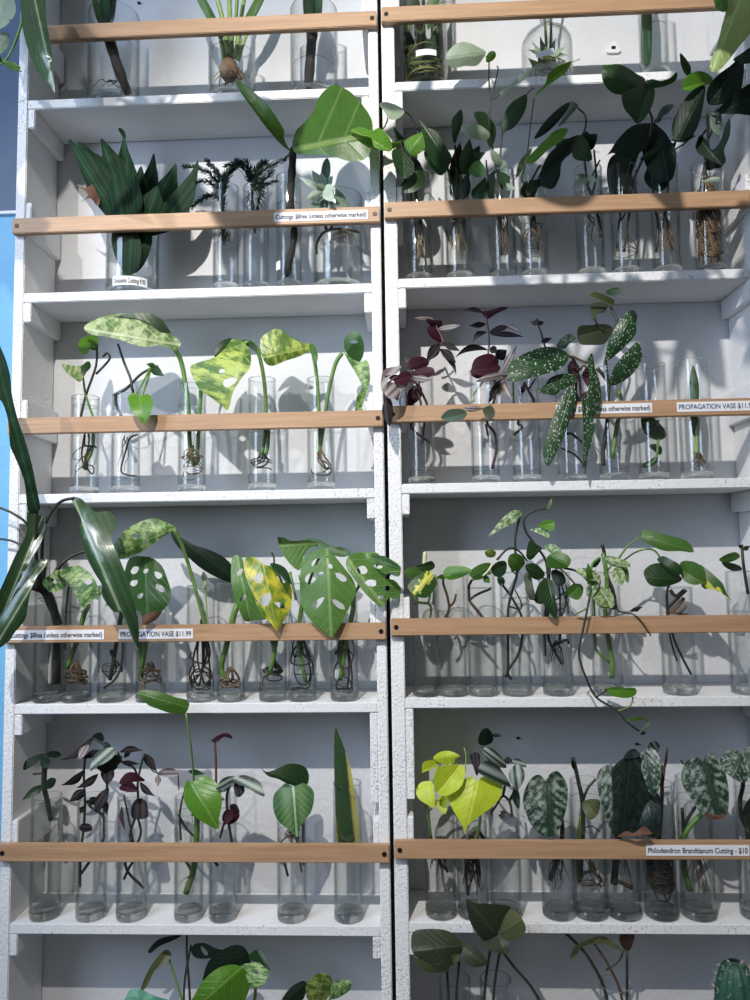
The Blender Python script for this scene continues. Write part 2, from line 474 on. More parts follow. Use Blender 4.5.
def leaf(parent, outline, base, tip, mat, Yb=.03, Yt=None, holes=(), fold=None, tilt=None, bend=None, ripple=.0, label=None):
    """one leaf blade: an outline laid along its midrib, folded, tilted and arched in depth"""
    if Yt is None:
        Yt = Yb - .018
    ax, ay = tip[0] - base[0], tip[1] - base[1]
    L = math.hypot(ax, ay)
    ax, ay = ax / L, ay / L
    fold = RND.uniform(.15, .45) * RND.choice((1, 1, -1)) if fold is None else fold
    tilt = RND.uniform(-.45, .45) if tilt is None else tilt
    bend = RND.uniform(.04, .16) if bend is None else bend
    rp = RND.uniform(0, 6)

    def uh(p):
        dx, dy = p[0] - base[0], p[1] - base[1]
        return (dx * ax + dy * ay) / L, (-dx * ay + dy * ax)
    loop = smooth_loop(outline)
    hs = []
    for hx, hy, rx, ry in holes:
        u0, h0 = uh((hx, hy))
        dv = (ax * .8 - ay * (1 if h0 > 0 else -1), ay * .8 + ax * (1 if h0 > 0 else -1))      # the way the side veins run
        dl = math.hypot(*dv)
        dv = (dv[0] / dl, dv[1] / dl)
        a_, b_ = max(rx, ry) * 1.15, min(rx, ry) * 1.05
        a_, b_ = max(a_, b_ * 1.35), b_
        q = RND.uniform(.1, .35)
        rr = [RND.uniform(.85, 1.1) for _ in range(12)]
        hs.append([(hx + dv[0] * a_ * math.cos(t) * rr[k] - dv[1] * b_ * math.sin(t) * rr[k] * (1 + q * math.cos(t)), hy + dv[1] * a_ * math.cos(t) * rr[k] + dv[0] * b_ * math.sin(t) * rr[k] * (1 + q * math.cos(t)))
                   for k, t in enumerate(k * math.pi / 6 for k in range(12))])
    hm = max(abs(uh(p)[1]) for p in loop) or 1
    verts, edges = [], []
    for lp in [loop] + hs:
        s = len(verts)
        n = len(lp)
        verts += lp
        edges += [(s + k, s + (k + 1) % n) for k in range(n)]
    x0, x1 = min(p[0] for p in loop), max(p[0] for p in loop)
    y0, y1 = min(p[1] for p in loop), max(p[1] for p in loop)
    st = max(1.6, max(x1 - x0, y1 - y0) / 11)
    k = 0
    y = y0
    while y < y1:
        x = x0 + (st / 2 if k % 2 else 0)
        while x < x1:
            if inside((x, y), loop) and not any(inside((x, y), h) for h in hs):
                verts.append((x, y))
            x += st
        y += st * .87
        k += 1
    for q in range(1, 9):
        p = (base[0] + ax * L * q / 9, base[1] + ay * L * q / 9)
        if inside(p, loop) and not any(inside(p, h) for h in hs):
            verts.append(p)
    r = delaunay_2d_cdt([Vector(v) for v in verts], edges, [], 0, 1e-4)
    V, Fc = r[0], r[2]
    bm = bmesh.new()
    uvl = bm.loops.layers.uv.new('UVMap')
    bv = []
    info = []
    for p in V:
        u, h = uh(p)
        uc = min(1.1, max(-.2, u))
        Y = Yb + (Yt - Yb) * uc + (abs(h) * fold + h * tilt) * PXM - 4 * max(0, min(1, u)) * (1 - max(0, min(1, u))) * bend * L * PXM
        Y += ripple * PXM * abs(h) / hm * math.sin(u * 15 + rp + (2 if h > 0 else 0))
        Y = clear(p[0], p[1], min(Y, .108), (Yb + Yt) / 2)
        bv.append(bm.verts.new(at(p[0], p[1], Y)))
        info.append((u, h / hm * .5 + .5))
    for f in Fc:
        cx = sum(V[i][0] for i in f) / len(f)
        cy = sum(V[i][1] for i in f) / len(f)
        if not inside((cx, cy), loop) or any(inside((cx, cy), h) for h in hs):
            continue
        try:
            g = bm.faces.new([bv[i] for i in reversed(f)])
        except ValueError:
            continue
        g.smooth = True
        for lpp, i in zip(g.loops, reversed(f)):
            lpp[uvl].uv = info[i]
    for v in [v for v in bm.verts if not v.link_faces]:
        bm.verts.remove(v)
    o = build('leaf', bm, mat, parent, True)
    if label:
        o['label'] = label
    return o


def shaped(shape, base, tip, w, curve=0.0):
    """outline in the photograph's frame of a leaf of a standard form"""
    half = SHAPES[shape]
    ax, ay = tip[0] - base[0], tip[1] - base[1]
    L = math.hypot(ax, ay)
    ax, ay = ax / L, ay / L
    pts = [(u, h) for u, h in half] + [(u, -h) for u, h in reversed(half[1:-1] if half[0][1] == 0 else half[:-1])]
    out = []
    for u, h in pts:
        o = curve * L * 4 * u * (1 - u)
        out.append((base[0] + ax * u * L - ay * (h * w + o), base[1] + ay * u * L + ax * (h * w + o)))
    return out


def stem_pts(pts, yv):
    """fill in missing depths along a stem and smooth it"""
    ys = [p[2] if len(p) > 2 else None for p in pts]
    if ys[0] is None:
        ys[0] = yv
    if ys[-1] is None:
        ys[-1] = yv
    i = 0
    while i < len(ys):
        if ys[i] is None:
            j = i
            while ys[j] is None:
                j += 1
            a, b = ys[i - 1], ys[j]
            for k in range(i, j):
                ys[k] = a + (b - a) * (k - i + 1) / (j - i + 1)
            i = j
        i += 1
    return [at(q[0], q[1], clear(q[0], q[1], q[2], q[2])) for q in smooth_line([(p[0], p[1], y) for p, y in zip(pts, ys)])]
# ---------------------------------------------------------------- the place
H = .37
DEP = .12
FLOOR = -1.72


def rail_z(k, unit):
    return (3 - k) * H + (.0066 if unit == 'right' else 0)


def shelf_z(k, unit):
    return rail_z(k, unit) - .122


bm = bmesh.new()
box(bm, -.676, 1.3, DEP + .002, DEP + .03, FLOOR, 1.3)
tag(build('wall_back', bm, 'wall'), kind='structure')
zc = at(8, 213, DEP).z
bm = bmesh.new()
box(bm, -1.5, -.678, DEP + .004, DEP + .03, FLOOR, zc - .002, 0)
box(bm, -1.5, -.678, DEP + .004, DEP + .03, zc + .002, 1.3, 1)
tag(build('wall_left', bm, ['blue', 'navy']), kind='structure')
bm = bmesh.new()
box(bm, -1.5, -.678, DEP - .004, DEP + .03, zc - .003, zc + .003, 0)  # added strip, white for the bright line where the light stops
tag(build('bright_edge_1', bm, 'white_shelf'), kind='structure')
bm = bmesh.new()
box(bm, -1.5, 1.3, -2.2, DEP + .03, FLOOR - .05, FLOOR)
tag(build('floor', bm, 'floor'), kind='structure')

XR = at(722, 330, DEP).x + .013                # inner face of the right unit's far side
UNITS = {'left': (-.678, -.0035, .019, .0175), 'right': (.0035, XR + .02, .0235, .02)}
LABELS = {('left', 2): [(274, 368, 'Cuttings $8/ea (unless otherwise marked)', 'ink')],
          ('left', 4): [(9, 104, 'Cuttings $8/ea (unless otherwise marked)', 'ink'), (119, 193, 'PROPAGATION VASE $11.99', 'ink')],
          ('right', 3): [(556, 652, 'Cuttings $8/ea (unless otherwise marked)', 'ink'), (677, 756, 'PROPAGATION VASE $11.99', 'inkblue')],
          ('right', 5): [(646, 749, 'Philodendron Brandtianum Cutting - $10', 'ink')]}


def unit(side, label):
    x0, x1, tl, tr = UNITS[side]
    root = tag(empty('shelving_unit', ((x0 + x1) / 2, DEP / 2, FLOOR)), label, 'shelves')
    for a, b in ((x0, x0 + tl), (x1 - tr, x1)):
        bm = bmesh.new()
        box(bm, a, b, 0, DEP, FLOOR, 1.12, bev=.0016)
        build('side_panel', bm, 'white_side', root)
    xi0, xi1 = x0 + tl, x1 - tr
    for k in range(0, 7):
        zs = shelf_z(k, side)
        bm = bmesh.new()
        box(bm, xi0, xi1, .0005, DEP, zs - .0175, zs, bev=.0014)
        build('shelf_board', bm, 'white_shelf', root)
        for s, xa in (('l', xi0), ('r', xi1)):
            tall = k == 4 and ((side == 'left' and s == 'r') or (side == 'right' and s == 'l'))
            hgt = .152 if tall else .036
            d = .0135 if s == 'l' else -.0135
            bm = bmesh.new()
            box(bm, min(xa, xa + d), max(xa, xa + d), .0012, DEP - .001, zs - .0178 - hgt, zs - .0178, bev=.0014)
            build('shelf_cleat', bm, 'white_side', root)
    for k in range(1, 7):
        zr = rail_z(k, side)
        if k < 6:
            for s, xa in (('l', xi0), ('r', xi1)):
                d = .0105 if s == 'l' else -.0105
                bm = bmesh.new()
                box(bm, min(xa, xa + d), max(xa, xa + d), .0012, DEP - .001, zr - .012, zr + .050, bev=.0014)
                build('rail_block', bm, 'white_side', root)
        bm = bmesh.new()
        box(bm, (at(44, 34, 0).x if (side, k) == ('left', 1) else x0 + .001), x1 - .0005, -.0125, -.0004, zr - .0145, zr + .0145, bev=.0012)
        rail = build('retaining_rail', bm, 'oak', root)
        for xs in (x0 + .010, x1 - .009)[1 if (side, k) == ('left', 1) else 0:]:
            bm = bmesh.new()
            b2 = bmesh.new()
            bmesh.ops.create_cone(b2, cap_ends=True, segments=14, radius1=.0044, radius2=.0036, depth=.0016,
                                  matrix=Matrix.Translation((xs, -.0130, zr)) @ Matrix.Rotation(math.pi / 2, 4, 'X'))
            add(bm, b2)
            build('screw', bm, 'dark', rail)
        for (pa, pb, body, ink) in LABELS.get((side, k), []):
            yy = {2: 219, 3: 409, 4: 637, 5: 846}[k]
            xa, xb = at(pa, yy, -.0125).x, at(pb, yy, -.0125).x
            zl = rail_z(k, side) + (-.0005 if side == 'left' else .001)
            bm = bmesh.new()
            box(bm, xa, xb, -.0132, -.0124, zl - .0085, zl + .0085)
            text_into(bm, body, xa + .003, xb - .003, zl, -.0136, .0088)
            o = build('price_label', bm, ['paper', ink], rail)
            o['label'] = 'white printed label strip reading "%s"' % body
    return root


for side_, (x0_, x1_, tl_, tr_) in UNITS.items():
    OBST.append((x0_, x0_ + tl_ + .0135, 0, DEP, -9, 9, .004))
    OBST.append((x1_ - tr_ - .0135, x1_, 0, DEP, -9, 9, .004))
    for k_ in range(0, 7):
        z_ = shelf_z(k_, side_)
        OBST.append((x0_, x1_, 0, DEP, z_ - .0175, z_ - .001, .005))
        if k_:
            z_ = rail_z(k_, side_)
            OBST.append((x0_, x1_, -.0125, -.0004, z_ - .0145, z_ + .0145, .005))

UL = unit('left', 'white painted wooden shelving unit beside the blue wall, left of the centre seam')
UR = unit('right', 'white painted wooden shelving unit filling the right side, right of the centre seam')

ORD = {1: 'top', 2: 'second', 3: 'third', 4: 'fourth', 5: 'fifth', 6: 'lowest'}
VG = []


def vase(side, row, xc, wy, desc, w=28, H_=.205, name='glass_vase', yv=None, kindword='clear glass vase', tagspec=None, rimy=None):
    """a straight glass vase: wall, thick foot, water"""
    ymid = {1: 50, 2: 235, 3: 440, 4: 650, 5: 855, 6: 1040}[row]
    R = w * PXM / 2
    yv = R + .0035 if yv is None else yv
    R = w * (yv - CAM.y) / F / 2
    c = at(xc, ymid, yv)
    zb = shelf_z(row, side) + .0004
    if rimy is not None:
        H_ = at(xc, rimy, yv).z - zb
    zw = min(at(xc, wy, yv).z - zb, H_ - .01) if wy else None
    c = Vector((c.x, yv, zb))
    root = tag(empty(name, c), '%s holding the %s' % (kindword, desc), 'vase')
    T = .0022
    seg = 40 if w < 40 else 56
    bm = bmesh.new()
    # wall: outer skin, rounded lip, inner skin
    lathe(bm, [(R, .013), (R, H_ - .0012)], c, seg)
    lathe(bm, [(R - T, H_ - .0012), (R - T, .014)], c, seg)
    lathe(bm, [(R, H_ - .0012), (R - .0002, H_ - .0003), (R - T / 2, H_), (R - T + .0002, H_ - .0003), (R - T, H_ - .0012)], c, seg, 1)
    build('glass_wall', bm, ['glass', 'lip'], root)
    bm = bmesh.new()
    lathe(bm, [(0, 0), (R - .003, 0), (R - .0008, .0008), (R, .003), (R, .0128), (R - T, .0135), (R - .007, .0125), (0, .0118)], c, seg)
    build('glass_base', bm, 'base', root)
    if zw and zw > .02:
        bm = bmesh.new()
        r2 = R - T - .0004
        lathe(bm, [(0, .0142), (r2, .0142), (r2, zw + .001)], c, seg)
        lathe(bm, [(r2, zw + .001), (r2 - .0012, zw)], c, seg, 1)
        lathe(bm, [(r2 - .0012, zw), (0, zw - .0003)], c, seg)
        build('water', bm, ['water', 'wrim'], root)
    if tagspec:
        px, py, tw, th, body, inner = tagspec
        ang0 = math.asin(max(-.9, min(.9, (at(px, py, yv - R * .7).x - c.x) / R)))
        half = tw * PXM / 2 / R
        z = at(px, py, yv - R).z
        hh = th * PXM / 2
        bm = bmesh.new()
        rr = R + .0006
        cols = []
        for k in range(13):
            a = ang0 - half + 2 * half * k / 12
            cols.append([bm.verts.new((c.x + rr * math.sin(a), c.y - rr * math.cos(a), z + s * hh)) for s in (-1, 1)])
        for a, b in zip(cols, cols[1:]):
            bm.faces.new((a[0], b[0], b[1], a[1]))
        b2 = bmesh.new()
        if body:
            text_into(b2, body, -half * .88, half * .88, 0, 0, hh * 1.1, 0)
            for v in b2.verts:
                a, zz = ang0 + v.co.x, v.co.z
                v.co = (c.x + (rr + .0004) * math.sin(a), c.y - (rr + .0004) * math.cos(a), z + zz)
            add(bm, b2, 1)
        else:
            b2.free()
        o = build('price_tag', bm, ['paper', 'ink'], root)
        o['label'] = 'small white price tag on the glass'
    if len(root['label'].split()) > 16:
        print('LONG', root['label'])
    return dict(c=c, R=R, yv=yv, xc=xc, row=row, side=side, desc=desc, root=root, zb=zb)


def L(shape, base, tip, w, mat=None, Y=None, Yt=None, curve=0.0, **k):
    return dict(o=shaped(shape, base, tip, w, curve), b=base, t=tip, m=mat, Y=Y, Yt=Yt, k=k)


def P(pts, base, tip, mat=None, Y=None, Yt=None, **k):
    return dict(o=pts, b=base, t=tip, m=mat, Y=Y, Yt=Yt, k=k)


def cutting(name, v, stems=(), leaves=(), mat='green', smat='st_dark', r=1.2, roots=None, cat='plant cutting', desc=None, where=None, Y=None, group=None):
    """a plant in its vase: stems, leaves and roots are its parts"""
    yv = v['yv'] if v else Y
    desc = desc or v['desc']
    loc = Vector((v['c'].x, v['c'].y, v['zb'] + .016)) if v else at(*where[:2], yv)
    if v:
        lab = '%s, %s unit\'s %s shelf' % (desc, v['side'], ORD[v['row']])
    else:
        lab = desc
    root = tag(empty(name, loc), lab, cat, group)
    for st in stems:
        pts, rad, sm, kn = st if isinstance(st, tuple) and len(st) == 4 else (st, r, smat, 0)
        rad = r if rad is None else rad
        sm = sm or smat
        wp = stem_pts(pts, yv)
        if v:
            for i, p in enumerate(wp):                     # keep what stands in the glass inside it
                if p.y < -.010:
                    continue
                if v['zb'] + .012 < p.z < v['zb'] + .19:
                    dx = p.x - v['c'].x
                    lim = v['R'] - .0026 - rad * PXM
                    if abs(dx) < v['R'] * 1.35 and lim > 0:
                        dx = max(-lim, min(lim, dx))
                        dy = p.y - v['c'].y
                        ly = math.sqrt(max(0, lim * lim - dx * dx))
                        wp[i] = Vector((v['c'].x + dx, v['c'].y + max(-ly, min(ly, dy)), p.z))
                elif p.z <= v['zb'] + .0145 and abs(p.x - v['c'].x) < v['R']:
                    wp[i].z = v['zb'] + .0145
        n = len(wp)
        bm = bmesh.new()
        tube(bm, wp, [rad * PXM * (1.0 - .18 * i / n) for i in range(n)], 7 if rad < 3 else 12, kn)
        build('stem', bm, sm, root, True)
    for lf in leaves:
        yb = lf['Y'] if lf['Y'] is not None else yv
        leaf(root, lf['o'], lf['b'], lf['t'], lf['m'] or mat, yb, lf['Yt'], **lf['k'])
    if roots and v:
        n, ya, yb, rm = roots[:4]
        style = roots[4] if len(roots) > 4 else 'hang'
        rr = roots[5] if len(roots) > 5 else .55
        xo = roots[6] if len(roots) > 6 else 0
        bm = bmesh.new()
        za, zb = at(v['xc'], ya, yv).z, max(at(v['xc'], yb, yv).z, v['zb'] + .017)
        lim = v['R'] - .0045
        n = max(3, int(n * .5)) if style == 'coil' and n < 50 else n
        for i in range(n):
            pts = []
            if style == 'coil':
                a0 = RND.uniform(0, 6.3)
                tn = RND.uniform(.5, 1.3)
                rad = lim * RND.uniform(.6, .98)
                z0 = zb + (za - zb) * RND.uniform(0, .7)
                tl = RND.uniform(-.8, .8) * (za - zb)
                pts.append((v['c'].x + xo * PXM, v['c'].y, za))
                for q in range(1, 14):
                    a = a0 + tn * 6.28 * q / 13
                    rq = rad * min(1, q / 4)
                    z = za + (z0 - za) * min(1, q / 5) + tl * math.sin(a) * .4
                    pts.append((v['c'].x + rq * math.cos(a), v['c'].y + rq * math.sin(a), max(z, v['zb'] + .016)))
            else:
                a = RND.uniform(0, 6.3)
                spread = RND.uniform(.2, .95) * lim
                zz = za + (zb - za) * RND.uniform(.55, 1)
                ph = RND.uniform(0, 6)
                for q in range(9):
                    t = q / 8
                    wob = lim * .18 * math.sin(ph + t * RND.uniform(6, 9))
                    x = xo * PXM * (1 - t) + spread * t ** .6 * math.cos(a) + wob * math.sin(a)
                    y = spread * t ** .6 * math.sin(a) - wob * math.cos(a)
                    m = math.hypot(x, y)
                    if m > lim:
                        x, y = x * lim / m, y * lim / m
                    pts.append((v['c'].x + x, v['c'].y + y, za + (zz - za) * t + RND.uniform(-.0015, .0015)))
            s = smooth_line(pts, 3)
            tube(bm, s, [rr * PXM * (1.15 - .7 * i / len(s)) for i in range(len(s))], 5)
        build('roots', bm, rm, root, True)
    return root


def frond(root, pts, yv, wid, Yt=None, dens=1.0, nm='frond'):
    """a conifer branchlet: an axis thick with short curved needles"""
    wp = stem_pts(pts, yv)
    bm = bmesh.new()
    tube(bm, wp, [.0012 * (1.1 - .6 * i / len(wp)) for i in range(len(wp))], 5)
    tot = sum((b - a).length for a, b in zip(wp, wp[1:]))
    n = int(tot / .0006 * dens)
    for i in range(n):
        t = (i + RND.random()) / n * (len(wp) - 1)
        j = min(int(t), len(wp) - 2)
        p = wp[j].lerp(wp[j + 1], t - j)
        d = (wp[j + 1] - wp[j]).normalized()
        o = d.orthogonal().normalized()
        o = Matrix.Rotation(RND.uniform(0, 6.283), 3, d) @ o
        le = wid * PXM * RND.uniform(.7, 1.1) * (1.05 - .5 * t / len(wp))
        q = p + o * le * .55 + d * le * .35
        e = p + o * le * .8 + d * le * .85
        sd = o.cross(d).normalized() * .0012
        vs = [bm.verts.new(x) for x in (p - sd, p + sd, q + sd, q - sd, e)]
        bm.faces.new(vs[:4])
        bm.faces.new((vs[3], vs[2], vs[4]))
    return build(nm, bm, 'needle', root)
# ================================================================ LEFT UNIT
# ---- top shelf
d = 'thick dark cane with striped leaves at the left end'
v = vase('left', 1, 114, 51, d, 53, rimy=17, kindword='wide vase')
cutting('cane_cutting', v, [([(106, 24, .02), (111, 45), (119, 70), (128, 93, .04)], 6.2, 'st_cane', .16)],
        [L('strap', (106, 30), (93, -28), 15, 'strap', .02), L('strap', (107, 30), (113, -28), 13, 'strap', .03), L('strap', (106, 28), (103, -35), 11, 'draca', .01)], roots=(5, 80, 95, 'rt_dark'))
d = 'leek-like bulb plant with fanned pale stalks and soaking bulb'
v = vase('left', 1, 232, 56, d, 49, rimy=43, kindword='short wide jar')
rt = cutting('bulb_plant', v, [([(224, 60), (218, 30), (193, -12, .02)], 2.6, 'st_ltgreen', 0), ([(228, 58), (224, 25), (214, -12, .01)], 2.8, 'st_ltgreen', 0),
                               ([(232, 58), (230, 20), (229, -12)], 3, 'st_ltgreen', 0), ([(236, 58), (240, 25), (246, -12)], 2.8, 'st_ltgreen', 0),
                               ([(238, 60), (248, 30), (268, -12, .05)], 2.4, 'st_ltgreen', 0), ([(230, 60), (233, 32), (236, 18), (238, -12, .01)], 2.2, 'st_green', 0)],
             [L('strap', (222, 38), (188, -25), 9, 'green', .02), L('strap', (238, 38), (272, -25), 8, 'green', .05)], roots=(26, 66, 92, 'rt_brown', 'hang', .7))
bm = bmesh.new()
lathe(bm, [(0, -.026), (.010, -.024), (.0165, -.015), (.0185, -.004), (.015, .008), (.009, .017), (.006, .026), (0, .027)], at(229, 68, v['yv']), 24)
build('bulb', bm, 'rt_brown', rt, True)
d = 'black ribbed cane with a dark banded leaf near the centre seam'
v = vase('left', 1, 314, 70, d, 50, rimy=12, kindword='wide vase')
cutting('cane_cutting', v, [([(313, 20), (311, 50), (308, 91)], 6.0, 'st_cane', .14)],
        [L('strap', (313, 26), (312, -30), 20, 'strap', .03), L('strap', (310, 26), (306, -30), 10, 'draca', .02)], roots=(4, 84, 94, 'rt_dark'))

# ---- second shelf
d = 'dark dracaena rosette with arching pointed leaves and dried curl'
v = vase('left', 2, 133, 254, d, 53, rimy=208, kindword='wide vase',
         tagspec=(132, 280, 37, 9.5, 'Dracaena Cutting 9.95', True))
cutting('dracaena_rosette', v, [([(126, 275), (128, 240), (130, 215)], 6, 'st_green', .05)],
        [L('lance', (125, 232), (68, 139), 31, curve=.05, Y=.02, Yt=.008), L('lance', (122, 225), (78, 141), 25, curve=.07, Y=.045),
         L('lance', (128, 230), (95, 153), 27, curve=.10, Y=.02, Yt=.01), L('lance', (130, 226), (101, 138), 33, curve=.04, Y=.04),
         L('lance', (133, 226), (124, 137), 27, curve=-.03, Y=.055), P([(118, 129), (121, 128), (125, 132), (126, 138), (124, 141), (122, 136)], (124, 141), (117, 128), 'draca', .045, .05),
         L('lance', (128, 235), (127, 157), 25, curve=.03, Y=.02, Yt=.012), L('lance', (138, 228), (154, 153), 22, curve=.03, Y=.06),
         L('lance', (136, 235), (141, 166), 30, curve=.0, Y=.018, Yt=.012), L('lance', (142, 230), (176, 163), 30, curve=.06, Y=.05),
         L('lance', (143, 234), (198, 160), 25, curve=.12, Y=.045, Yt=.02), L('lance', (144, 236), (197, 180), 27, curve=.06, Y=.04),
         L('lance', (130, 240), (136, 172), 37, curve=.0, Y=.03), L('lance', (126, 238), (112, 165), 32, curve=.0, Y=.02),
         L('lance', (140, 238), (158, 185), 37, curve=.0, Y=.02), L('strap', (130, 272), (114, 226), 18, Y=.02, Yt=.02), L('strap', (132, 272), (150, 228), 18, Y=.03, Yt=.02),
         L('strap', (129, 274), (132, 226), 22, Y=.012, Yt=.012),
         P([(75, 184), (85, 188), (95, 184), (100, 200), (97, 206), (90, 198), (79, 203), (88, 195)], (98, 200), (75, 184), 'brownleaf', .0, -.01)], 'draca',
        roots=(14, 276, 287, 'rt_tan'))
d = 'feathery dark conifer tip spreading left beside the dracaena rosette'
v = vase('left', 2, 226, 246, d, 27, rimy=188)
rt = cutting('conifer_cutting', v, [([(224, 245), (223, 215), (222, 185)], 1.4, 'st_dark', 0)], roots=None)
for pts, w_ in (([(223, 194), (212, 176), (198, 168), (184, 166)], 8), ([(222, 190), (208, 182), (196, 182)], 7), ([(223, 198), (208, 196), (192, 207)], 7), ([(224, 244), (223, 215), (223, 186)], 10),
                ([(223, 190), (230, 172), (243, 163)], 7), ([(223, 188), (216, 172), (206, 160)], 7), ([(222, 190), (224, 178), (232, 168)], 8)):
    frond(rt, [(*pts[0], v['yv'])] + pts[1:-1] + [(*pts[-1], RND.uniform(.0, .07))], v['yv'], w_)
d = 'feathery dark conifer tip drooping next to the fig cane'
v = vase('left', 2, 256, 234, d, 27, rimy=188)
rt = cutting('conifer_cutting', v, [([(255, 233), (253, 205), (250, 178)], 1.4, 'st_dark', 0)])
for pts, w_ in (([(252, 188), (262, 172), (288, 157)], 8), ([(252, 182), (240, 164), (226, 166)], 9), ([(252, 184), (246, 166), (236, 160)], 8), ([(253, 190), (262, 185), (276, 180)], 8),
                ([(254, 186), (260, 195), (256, 214)], 11), ([(253, 190), (250, 200), (252, 212)], 9), ([(252, 182), (258, 168), (266, 162)], 9), ([(254, 186), (264, 180), (273, 170)], 9), ([(252, 184), (250, 172), (246, 160)], 9)):
    frond(rt, [(*pts[0], v['yv'])] + pts[1:-1] + [(*pts[-1], RND.uniform(-.0, .06))], v['yv'], w_)
d = 'fiddle-leaf fig cane with one huge upright green leaf'
v = vase('left', 2, 289, 206, d, 27, rimy=178, tagspec=(278, 264, 7.5, 9, '', True))
cutting('fig_cutting', v, [([(293, 149, -.03), (292, 172, .01), (290, 205), (294, 222), (293, 245), (285, 276)], 4.3, 'st_cane', .22)],
        [P([(292, 147), (296, 131), (305, 122), (314, 110), (318, 99), (325, 90), (334, 85), (346, 89), (356, 97), (364, 107), (371, 118), (373, 130), (372, 145), (367, 157), (359, 161), (348, 161), (335, 157), (320, 155), (305, 155), (296, 153)],
           (292, 150), (374, 134), 'fig', -.03, -.07, fold=.25, tilt=-.2, bend=.1, ripple=1.5),
         P([(235, 82), (243, 83), (254, 92), (266, 103), (275, 115), (284, 130), (284, 138), (288, 147), (293, 153), (284, 147), (275, 138), (262, 122), (252, 108), (243, 96)], (292, 152), (235, 82), 'green', -.03, -.07, fold=-.8),
         P([(350, 131), (358, 127), (365, 128), (372, 131), (380, 128), (390, 139), (392, 150), (385, 151), (374, 147), (371, 138), (360, 135)], (352, 130), (391, 151), 'bright', -.075, -.09, ripple=1.5)], roots=(6, 268, 281, 'rt_dark'))
d = 'pale grey succulent with wiry brown roots beside the centre seam'
v = vase('left', 2, 338, 252, d, 51, rimy=198, kindword='wide vase')
cutting('succulent_cutting', v, [([(316, 254), (317, 243), (323, 233), (334, 229), (348, 230), (362, 233)], 1.6, 'st_brown', 0), ([(326, 229), (322, 205), (324, 186)], 1.8, 'st_brown', 0), ([(330, 230), (338, 212), (340, 200)], 1.4, 'st_brown', 0)],
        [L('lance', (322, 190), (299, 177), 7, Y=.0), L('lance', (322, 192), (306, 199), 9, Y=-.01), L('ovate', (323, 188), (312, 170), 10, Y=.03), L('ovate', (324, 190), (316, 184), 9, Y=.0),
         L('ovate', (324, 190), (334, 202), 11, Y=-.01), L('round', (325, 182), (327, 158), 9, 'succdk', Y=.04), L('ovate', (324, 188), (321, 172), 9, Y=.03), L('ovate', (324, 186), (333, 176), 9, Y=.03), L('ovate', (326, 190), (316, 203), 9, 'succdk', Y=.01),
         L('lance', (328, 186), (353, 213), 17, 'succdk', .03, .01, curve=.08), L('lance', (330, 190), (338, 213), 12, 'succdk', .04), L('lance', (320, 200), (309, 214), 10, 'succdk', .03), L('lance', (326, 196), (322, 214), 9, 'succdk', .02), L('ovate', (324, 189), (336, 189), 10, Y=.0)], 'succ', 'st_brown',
        roots=(22, 231, 250, 'rt_tan', 'hang', .4, 6))

# ---- third shelf
d = 'small cutting with three curled young leaves and wiry black roots'
v = vase('left', 3, 85, 407, d, rimy=397)
cutting('monstera_cutting', v, [([(80, 420), (86, 395), (96, 366), (97, 344, .02)], 1.4, 'st_dark', 0), ([(95, 422), (86, 396), (83, 378, .02), (80, 374, .02)], 1.3, 'st_green', 0),
                                ([(96, 374), (104, 366), (110, 358), (107, 353), (103, 357)], 1.3, 'st_dark', 0), ([(94, 418), (92, 450), (82, 468)], 2, 'st_green', 0), ([(86, 470), (87, 455), (95, 445)], 2.2, 'rt_dark', 0)],
        [P([(61, 363), (70, 365), (80, 366), (88, 362), (91, 367), (84, 375), (80, 382), (72, 377), (66, 372)], (88, 366), (61, 363), 'cream', .02, -.01),
         P([(80, 368), (88, 361), (91, 366), (86, 373), (81, 381), (79, 376)], (88, 363), (80, 382), 'dkgreen', .018),
         P([(78, 347), (81, 339), (88, 336), (96, 336), (99, 343), (96, 350), (90, 347), (88, 353), (82, 354)], (97, 347), (78, 347), 'bright', .02, -.02, fold=.8), L('ovate', (96, 350), (88, 338), 9, 'green', .02)], roots=(5, 432, 474, 'rt_dark', 'coil', .9))
d = 'branching cutting with one hanging heart leaf and bent root'
v = vase('left', 3, 126, 480, d, rimy=395)
cutting('monstera_cutting', v, [([(122, 418), (115, 400, .03), (115, 395, .02), (126, 389, .02), (140, 375, .01), (150, 369, .01), (158, 366, .01)], 1.6, 'st_dark', 0), ([(132, 394, .01), (131, 380), (124, 362), (118, 344, .02)], 1.5, 'st_dark', 0),
                                ([(150, 369, .01), (143, 382, -.01), (137, 393, -.02)], 1.2, 'st_green', 0), ([(151, 369, .01), (147, 382, .0), (142, 397, -.02)], 1.2, 'st_green', 0),
                                ([(139, 434), (130, 438), (126, 450), (121, 470), (128, 475), (137, 476)], 1.0, 'rt_dark', 0)],
        [P([(128, 398), (132, 393), (137, 393), (141, 396), (148, 394), (153, 402), (151, 412), (145, 424), (138, 418), (131, 410)], (139, 395), (145, 425), 'bright', -.02, -.035), L('lance', (150, 367), (164, 376), 9, 'dkgreen', .01), L('lance', (156, 366), (146, 364), 5, 'green', .01)], roots=(3, 436, 478, 'rt_dark', 'hang', .5))
d = 'monstera cutting with a broad cream-marbled leaf arching left'
v = vase('left', 3, 192, 407, d, rimy=385)
